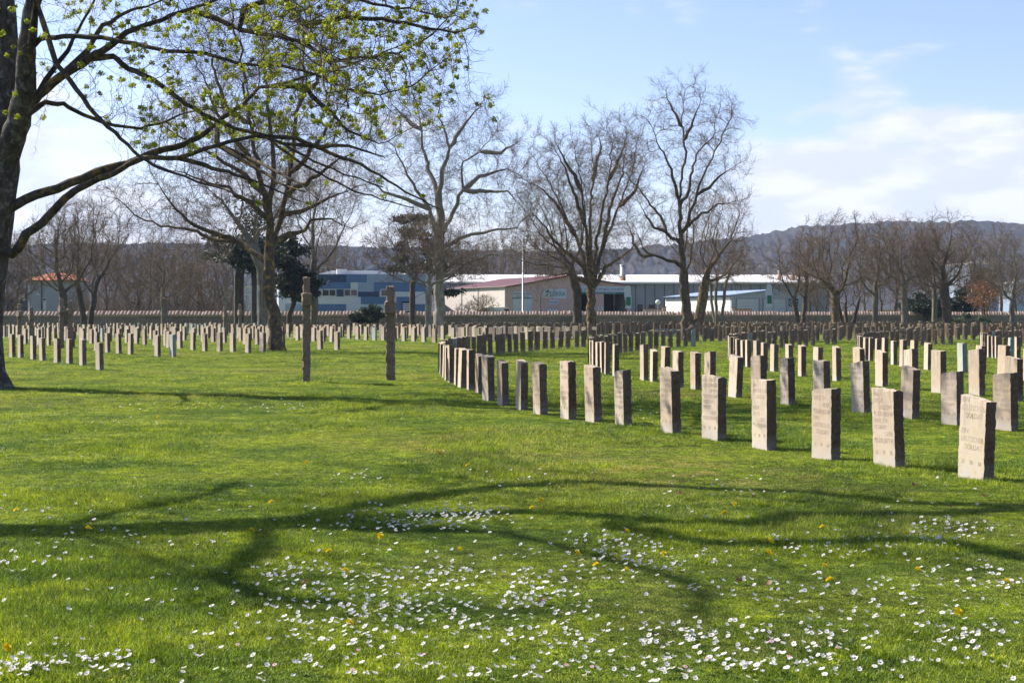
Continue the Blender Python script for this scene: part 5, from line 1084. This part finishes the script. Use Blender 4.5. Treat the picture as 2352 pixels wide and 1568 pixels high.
# van
d_ = 163; r_ = empty('van', (xat(1079, d_), d_, 0), 0.03); tag(r_, 'white delivery van parked behind the wall beside the pink garage', 'van'); L_ = 90*d_/F; Hv = 2.38
mb = MB(); mb.prism([(0, .35), (L_, .35), (L_, Hv-.05), (L_-.1, Hv), (1.75, Hv), (1.45, Hv-.06), (.75, 1.62), (.08, 1.25), (0, 1.0)], 0, 1.9); mb.build('body', M['vanwhite'], r_)
mb = MB(); mb.prism([(.92, 1.64), (1.5, 2.20), (2.0, 2.20), (2.0, 1.64)], -.012, -.004); mb.add([(.79, .1, 1.655), (.79, 1.8, 1.655), (1.41, 1.8, Hv-.08), (1.41, .1, Hv-.08)], [(0, 1, 2, 3)]); mb.build('window', M['glass'], r_)
for x_ in (.95, L_-.95):
    mb = MB(); mb.tube([(x_, -.02, .36), (x_, .22, .36)], .36, 16); w_ = mb.build('wheel', M['black'], r_); mb = MB(); mb.tube([(x_, -.035, .36), (x_, -.02, .36)], .2, 12); mb.build('rim', M['steel'], w_)
mb = MB(); mb.box(.0, .10, .12, .40, .95, 1.18); mb.build('headlight', M['lampglobe'], r_); mb = MB(); mb.box(L_-.55, L_+.02, -.014, -.003, 1.2, 2.2); mb.build('rear_door', M['darkpole'], r_)
mb = MB(); signtext(mb, 'BARBOLAT', 3.05, 1.93, .27, -.006, 1.15, depth=5); mb.box(2.15, 2.22, -.012, -.003, 1.92, 2.12); mb.box(2.26, 2.33, -.012, -.003, 1.92, 2.12); mb.build('lettering', M['signdark'], r_)
# truck
d_ = 172; r_ = empty('truck', (xat(2186, d_), d_, 0), 0); tag(r_, 'lorry with dark cab and red body behind the wall at right', 'truck'); L_ = 34*d_/F
mb = MB(); mb.prism([(0, .6), (L_, .6), (L_, 2.5), (L_-.12, 2.85), (.12, 2.85), (0, 2.5)], 0, 2.2); mb.build('cab', M['teal'], r_)
mb = MB(); mb.box(.15, L_-.12, -.02, -.004, 1.75, 2.62); mb.build('windscreen', M['glass'], r_); mb = MB(); mb.box(.05, L_-.05, -.1, 2.1, 2.852, 2.98); mb.build('sun_visor', M['vanwhite'], r_)
mb = MB(); mb.box(-.28, -.08, -.1, .1, 1.3, 2.7); mb.box(L_+.04, L_+.2, -.1, .1, 1.7, 2.4); mb.build('mirror', M['vanwhite'], r_)
mb = MB(); mb.prism([(-1.75, .7), (-.45, .7), (-.45, 2.1), (-.75, 2.55), (-1.0, 2.1), (-1.2, 2.1), (-1.2, 2.75), (-1.75, 2.75)], .4, 2.2); mb.build('body', M['red'], r_)
for x_ in (.4, L_-.4):
    mb = MB(); mb.tube([(x_, .1, .5), (x_, .4, .5)], .5, 14); mb.build('wheel', M['black'], r_)
mb = MB(); mb.ball((.9, 1, 3.06), .12); mb.build('beacon', M['orange'], r_)
# road sign
r_ = empty('road_sign', at_(2095, 165)); tag(r_, 'white rectangular road sign on a post above the tiled wall', 'sign'); w_ = 16*165/F/2
mb = MB(); mb.box(-w_, w_, -.03, .0, zat(711, 165), zat(699, 165)); s_ = mb.build('board', M['whitewall'], r_); mb = MB(); [mb.box(-w_*.75, w_*.55, -.036, -.031, z_, z_+.045) for z_ in (zat(709, 165), zat(707, 165), zat(704, 165), zat(702, 165))]; mb.build('lettering', M['steel'], s_)
mb = MB(); mb.tube([(-.1, .03, 0), (-.1, .03, 2.1)], .04, 6); mb.build('post', M['steel'], r_)
# stone benches and a low pale slab between the graves
for px, d_, wpx, lb in ((1521, 107, 29, 'grey stone bench on the lawn left of the slender tree trunk, left one of two'), (1554, 107, 26, 'grey stone bench touching the slender tree trunk in view, right one of two'), (1080, 99, 37, 'pale stone bench among the bright middle graves')):
    r_ = empty('stone_bench', at_(px, d_)); tag(r_, lb, 'bench', 'stone benches'); w_ = wpx*d_/F/2
    mb = MB(); mb.box(-w_, w_, -.22, .22, .36, .46); mb.build('seat', M['concrete'], r_)
    for s1 in (-1, 1): mb = MB(); mb.box(s1*w_*.7-.09, s1*w_*.7+.09, -.17, .17, 0, .358); mb.build('leg', M['concrete'], r_)

# ------------------------------------------------------------------ grass (tufts instanced over the lawn)
def tuft(nb, h, spread, w, seed, segs=2, lean=.5):
    rg_ = np.random.default_rng(seed); V = []; Fq = []
    for i in range(nb):
        x, y = rg_.normal(0, spread, 2); a_ = rg_.uniform(0, 6.283); l_ = rg_.uniform(.1, lean)*h; hh = h*rg_.uniform(.5, 1.25); ca, sa = math.cos(a_), math.sin(a_); q = rg_.uniform(0, 6.283); wx, wy = math.cos(q)*w, math.sin(q)*w
        b0 = len(V); V += [(x-wx, y-wy, -.004), (x+wx, y+wy, -.004), (x+ca*l_*.35+wx*.75, y+sa*l_*.35+wy*.75, hh*.55), (x+ca*l_*.35-wx*.75, y+sa*l_*.35-wy*.75, hh*.55), (x+ca*l_+wx*.1, y+sa*l_+wy*.1, hh), (x+ca*l_-wx*.1, y+sa*l_-wy*.1, hh)]
        Fq += [(b0, b0+1, b0+2, b0+3), (b0+3, b0+2, b0+4, b0+5)]
    me = npmesh('tuft', V, Fq, M['grass']); return D.objects.new('tuft', me)
tufts = [tuft(22, .017, .034, .0016, 1, lean=.9), tuft(24, .024, .036, .0016, 2, lean=1.2), tuft(18, .040, .028, .0017, 3, lean=.8), tuft(40, .010, .038, .0030, 4, lean=1.6)]
rg = np.random.default_rng(5)
pts = []
def scatter(y0, y1, n, s0, s1, kind=0):
    u = rg.random(n); y = np.sqrt(y0*y0+u*(y1*y1-y0*y0)); x = rg.uniform(-1, 1, n)*(y*.385+.4); s_ = rg.uniform(.75, 1.3, n)*(s0+(s1-s0)*(y-y0)/(y1-y0)); pts.append(np.stack([x, y, s_], -1))
scatter(5.2, 13, 120000, 1.0, 1.25); scatter(13, 24, 120000, 1.25, 1.8); scatter(24, 45, 110000, 1.8, 2.6); scatter(45, 90, 80000, 2.6, 3.6)
P_ = np.concatenate(pts); n = len(P_)
# lush taller patches here and there, kept short elsewhere
def vn(x, y, sc_, seed):
    r_ = np.random.default_rng(seed); ph = r_.uniform(0, 6.28, (8, 2)); k_ = r_.normal(0, 1, (8, 2))*sc_; out = 0
    for i in range(8): out = out+np.sin(x*k_[i, 0]+ph[i, 0])*np.sin(y*k_[i, 1]+ph[i, 1])
    return out/8
near_st = [q for q in stones if q[1] < 30]; ex = []
for q in near_st:
    for _ in range(34):
        a_ = rg.uniform(0, 6.283); u_, v_ = .20*math.cos(a_)+rg.normal(0, .02), .09*math.sin(a_)+rg.normal(0, .02); c_, s_ = math.cos(q[2]), math.sin(q[2]); ex.append((q[0]+u_*c_-v_*s_, q[1]+u_*s_+v_*c_, rg.uniform(1.4, 2.6)))
P_ = np.concatenate([P_, np.array(ex)]); n = len(P_)
lush = np.clip(vn(P_[:, 0], P_[:, 1], 1.6, 3)*2.2+vn(P_[:, 0], P_[:, 1], 5, 4)*1.1, -.6, 1.)
hz_ = P_[:, 2]**.6*np.where(P_[:, 1] < 30, 1+.5*lush, 1+.2*lush)*.88
me = D.meshes.new('grass'); me.vertices.add(n); me.vertices.foreach_set('co', np.stack([P_[:, 0], P_[:, 1], np.zeros(n)], -1).astype(np.float32).ravel())
me.attributes.new('rz', 'FLOAT', 'POINT').data.foreach_set('value', rg.uniform(0, 6.283, n).astype(np.float32))
me.attributes.new('sc', 'FLOAT_VECTOR', 'POINT').data.foreach_set('vector', np.stack([P_[:, 2], P_[:, 2], hz_], -1).astype(np.float32).ravel())
pick = np.where(lush > .45, rg.choice([1, 2], n), np.where(lush < -.05, rg.choice([0, 3, 3], n), rg.choice([0, 0, 1, 3], n)))
me.attributes.new('pick', 'INT', 'POINT').data.foreach_set('value', pick.astype(np.int32)); me.materials.append(M['grass'])
go = link('grass', me); tag(go, 'short mossy lawn grass with lusher tufts between the graves', 'grass', kind='stuff')
ng = D.node_groups.new('grass_scatter', 'GeometryNodeTree'); ng.interface.new_socket('Geometry', in_out='INPUT', socket_type='NodeSocketGeometry'); ng.interface.new_socket('Geometry', in_out='OUTPUT', socket_type='NodeSocketGeometry')
gi = ng.nodes.new('NodeGroupInput'); gout = ng.nodes.new('NodeGroupOutput'); iop = ng.nodes.new('GeometryNodeInstanceOnPoints'); jn = ng.nodes.new('GeometryNodeGeometryToInstance')
for o in reversed(tufts):
    oi = ng.nodes.new('GeometryNodeObjectInfo'); oi.inputs['Object'].default_value = o; ng.links.new(oi.outputs['Geometry'], jn.inputs[0])
def na(name_, ty):
    a_ = ng.nodes.new('GeometryNodeInputNamedAttribute'); a_.data_type = ty; a_.inputs['Name'].default_value = name_; return a_.outputs['Attribute']
cx_ = ng.nodes.new('ShaderNodeCombineXYZ'); ng.links.new(na('rz', 'FLOAT'), cx_.inputs[2]); e2r = ng.nodes.new('FunctionNodeEulerToRotation'); ng.links.new(cx_.outputs[0], e2r.inputs[0])
ng.links.new(gi.outputs[0], iop.inputs['Points']); ng.links.new(jn.outputs[0], iop.inputs['Instance']); iop.inputs['Pick Instance'].default_value = True
ng.links.new(na('pick', 'INT'), iop.inputs['Instance Index']); ng.links.new(e2r.outputs[0], iop.inputs['Rotation']); ng.links.new(na('sc', 'FLOAT_VECTOR'), iop.inputs['Scale']); ng.links.new(iop.outputs[0], gout.inputs[0])
mod = go.modifiers.new('scatter', 'NODES'); mod.node_group = ng

# ------------------------------------------------------------------ daisies, dandelions, fallen leaves
def pet(name, c): 
    m_, t_, b_ = mat(name, .6, .2); b_.inputs['Base Color'].default_value = (*c, 1)
    tr_ = t_.nodes.new('ShaderNodeBsdfTranslucent'); tr_.inputs[0].default_value = (*c, 1); ms_ = t_.nodes.new('ShaderNodeMixShader'); ms_.inputs[0].default_value = .3
    t_.links.new(b_.outputs[0], ms_.inputs[1]); t_.links.new(tr_.outputs[0], ms_.inputs[2]); t_.links.new(ms_.outputs[0], t_.nodes['Material Output'].inputs[0]); return m_
M['petal'] = pet('daisy_petal', (.70,.70,.69)); M['petal_pink'] = pet('pink_daisy_petal', (.70,.42,.52)); M['yolk'] = pet('daisy_eye', (.75,.48,.03)); M['dandelion'] = pet('dandelion_petal', (.85,.66,.012)); M['stalk'] = pet('flower_stalk', (.16,.25,.04))
def daisy(seed, pm='petal', rad_=.012, np_=13, stem=.045, eye=.0028, cup=.12, layers=1):
    rg_ = random.Random(seed); mb = MB(); tx, ty = rg_.uniform(-.45, .45), rg_.uniform(-.75, .15)
    def tilt(x, y, z): return (x+stem*tx*.3, y+stem*ty*.3, stem+z+x*-tx+y*-ty*.9)
    for L_ in range(layers):
        for i in range(np_):
            a_ = 2*math.pi*i/np_+L_*.3+rg_.uniform(-.08, .08); r1 = rad_*rg_.uniform(.88, 1.08)*(1-.3*L_); w_ = rad_*.30; ca, sa = math.cos(a_), math.sin(a_); zz = rad_*cup*rg_.uniform(.4, 1.6)+L_*rad_*.25
            vs = [tilt(ca*eye*.7, sa*eye*.7, L_*rad_*.2), tilt(ca*r1*.65-sa*w_, sa*r1*.65+ca*w_, zz*.6), tilt(ca*r1, sa*r1, zz), tilt(ca*r1*.65+sa*w_, sa*r1*.65-ca*w_, zz*.6)]; mb.add(vs, [(0, 1, 2, 3)], 0)
    c_ = tilt(0, 0, rad_*.2+layers*.001); mb.ball(c_, eye, eye, eye*.6, 6, 4, 1); mb.tube([(0, 0, -.005), (stem*tx*.2, stem*ty*.2, stem*.6), tilt(0, 0, 0)], [.001, .0009, .0009], 4, 2)
    me_ = D.meshes.new('daisy'); me_.from_pydata(mb.v, [], mb.f)
    for q in (pm, 'yolk' if layers == 1 else 'dandelion', 'stalk'): me_.materials.append(M[q])
    me_.polygons.foreach_set('material_index', mb.m); return me_
DM = [daisy(i, rad_=.0115+.0012*(i % 4), stem=.036+.006*(i % 3), cup=(.12, .3, .6)[i % 3]) for i in range(6)]+[daisy(9, 'petal_pink', .011)]
FM = [daisy(20+i, 'dandelion', .018, 22, .06, .006, .25, 3) for i in range(3)]
rd = random.Random(99); dz = []
def dz_patch(px, py, sx_, sy_, n_):
    for _ in range(int(n_*1.4)):
        a_, b_ = rd.gauss(px, sx_), rd.gauss(py, sy_)
        if b_ > 900: dz.append((a_, b_))
for a in [(960,1205,110,16,110),(1080,1190,60,10,40),(1390,1255,60,12,30),(820,1105,40,6,12),(640,1330,40,12,18),(950,1335,120,22,70),(1250,1345,120,25,60),(1500,1300,120,20,45),(1440,1290,40,12,18),(1250,1395,60,12,20),(1900,1260,120,14,35),(2190,1225,70,14,40),(2170,1250,30,8,15),
          (800,1400,150,30,70),(1000,1430,150,30,70),(760,1480,120,30,50),(1350,1480,150,30,55),(1700,1360,100,20,25),(1950,1375,100,16,25),(2050,1420,120,18,30),(1820,1480,90,20,40),(2230,1480,70,20,30),(1580,1470,60,22,28),(60,1300,50,8,8),(60,1545,50,12,28),(210,1535,60,14,25),
          (230,1230,120,30,10),(640,940,50,6,25),(240,895,60,5,12),(350,935,80,8,12),(280,975,60,8,10),(1650,1120,90,14,16),(1180,1100,60,12,12),(1500,945,60,20,14),(2200,1330,70,18,22),(2300,1350,40,12,16),(1130,1560,300,10,40),(1700,1540,300,16,45),(80,885,60,5,6),(1850,1545,200,10,20)]: dz_patch(*a)
for _ in range(230): dz.append((rd.uniform(-60, 2420), rd.triangular(980, 1600, 1560)))
for _ in range(90): dz.append((rd.uniform(-60, 2420), rd.uniform(1120, 1300)))
dz = [gp(a_, b_) for a_, b_ in dz]; dz.sort(key=lambda q: (0 if abs(q[0]) < q[1]*.36 and q[1] > 6.2 else 1, q[1]))
DVf = []; 
for i, (x, y) in enumerate(dz[:300]):
    o = link('daisy', DM[6] if rd.random() < .04 else DM[rd.randrange(6)]); o.location = (x, y, 0); o.rotation_euler = (0, 0, rd.uniform(-.7, .7)); s_ = rd.uniform(.85, 1.2); o.scale = (s_, s_, s_)
    tag(o, 'small white daisy with yellow eye in the foreground grass', 'daisy', 'daisies in the lawn')
    if o.data is DM[6]: o['label'] = 'small pink-tinged daisy in the foreground grass'; o['group'] = 'pink daisies in the lawn'
bits = []
for m_ in DM: bits.append((np.array([v.co[:] for v in m_.vertices]), [tuple(p.vertices) for p in m_.polygons], [p.material_index for p in m_.polygons]))
V = []; Fl = []; Mi = []; base = 0
for (x, y) in dz[300:]:
    v, f_, mi = bits[rd.randrange(6)]; a_ = rd.uniform(-.7, .7); c_, s_ = math.cos(a_), math.sin(a_); k_ = rd.uniform(.85, 1.2)*(1 if y < 15 else 1.1)
    V += [(k_*(p[0]*c_-p[1]*s_)+x, k_*(p[0]*s_+p[1]*c_)+y, k_*p[2]) for p in v]; Fl += [tuple(i+base for i in q) for q in f_]; Mi += mi; base += len(v)
me = D.meshes.new('daisy_carpet'); me.from_pydata(V, [], Fl); [me.materials.append(M[q]) for q in ('petal', 'yolk', 'stalk')]; me.polygons.foreach_set('material_index', Mi)
tag(link('daisy_carpet', me), 'scattered small white daisies farther out in the lawn', 'daisies', kind='stuff')
dl_ = [(200,1237),(38,1192),(1240,1168),(1222,1183),(1220,1178),(1685,1176),(1664,1200),(872,1255),(757,1290),(576,1238),(1054,1286),(1322,1297),(1370,1322),(1437,1330),(1890,1231),(1766,1264),(1762,1297),(1770,1299),(1890,1323),(1908,1362),(2105,1334),(2310,1361),(2196,1440),(800,1460),(14,1520),(624,1173),(1075,1085),(1009,1049),(160,861),(362,967),(838,892),(702,1075),(1438,1240),(790,1340),(1523,1293),(2080,1250)]
for px, py in dl_:
    x, y = gp(px, py+3); o = link('dandelion', FM[rd.randrange(3)]); o.location = (x, y, 0); o.rotation_euler = (0, 0, rd.uniform(-.6, .6)); s_ = rd.uniform(1.1, 1.45); o.scale = (s_, s_, s_); tag(o, 'yellow dandelion flower in the lawn', 'dandelion', 'dandelions in the lawn')
for k_, (px, py) in enumerate([(2260,1146),(2330,1040),(1730,1148),(1768,1352),(1248,1390),(1009,1049),(1700,1345),(2100,1120),(1560,1140),(2180,1170),(1420,1260),(700,1350)]):
    x, y = gp(px, py); rg_ = random.Random(k_); mb = MB(); r0 = .028
    vs = [(0, 0, .006)]+[(r0*(.55+.45*abs(math.cos(a_*1.26*2.5)))*math.cos(a_*.628), r0*(.55+.45*abs(math.cos(a_*1.26*2.5)))*math.sin(a_*.628), .01+rg_.uniform(0, .02)) for a_ in range(10)]
    mb.add(vs, [(0, i+1, (i+1) % 10+1) for i in range(10)]); o = mb.build('fallen_leaf', M['deadleaf']); o.location = (x, y, .02); o.rotation_euler = (rg_.uniform(-.4, .4), rg_.uniform(-.4, .4), rg_.uniform(0, 6)); tag(o, 'curled brown fallen leaf lying in the grass', 'leaf', 'fallen leaves on the lawn')

# ------------------------------------------------------------------ air
hb = MB(); hb.box(-1700, 1900, -60, 2600, -3, 175); ho = hb.build('haze', [])
hm = D.materials.new('haze'); hm.use_nodes = True; t = hm.node_tree; t.nodes.clear(); out = t.nodes.new('ShaderNodeOutputMaterial'); pv = t.nodes.new('ShaderNodeVolumePrincipled')
pv.inputs['Color'].default_value = (.50,.66,1,1); pv.inputs['Density'].default_value = .00011; pv.inputs['Anisotropy'].default_value = .2; t.links.new(pv.outputs[0], out.inputs['Volume']); ho.data.materials.clear(); ho.data.materials.append(hm)
tag(ho, 'thin bluish haze in the air over the valley', 'haze', kind='stuff')
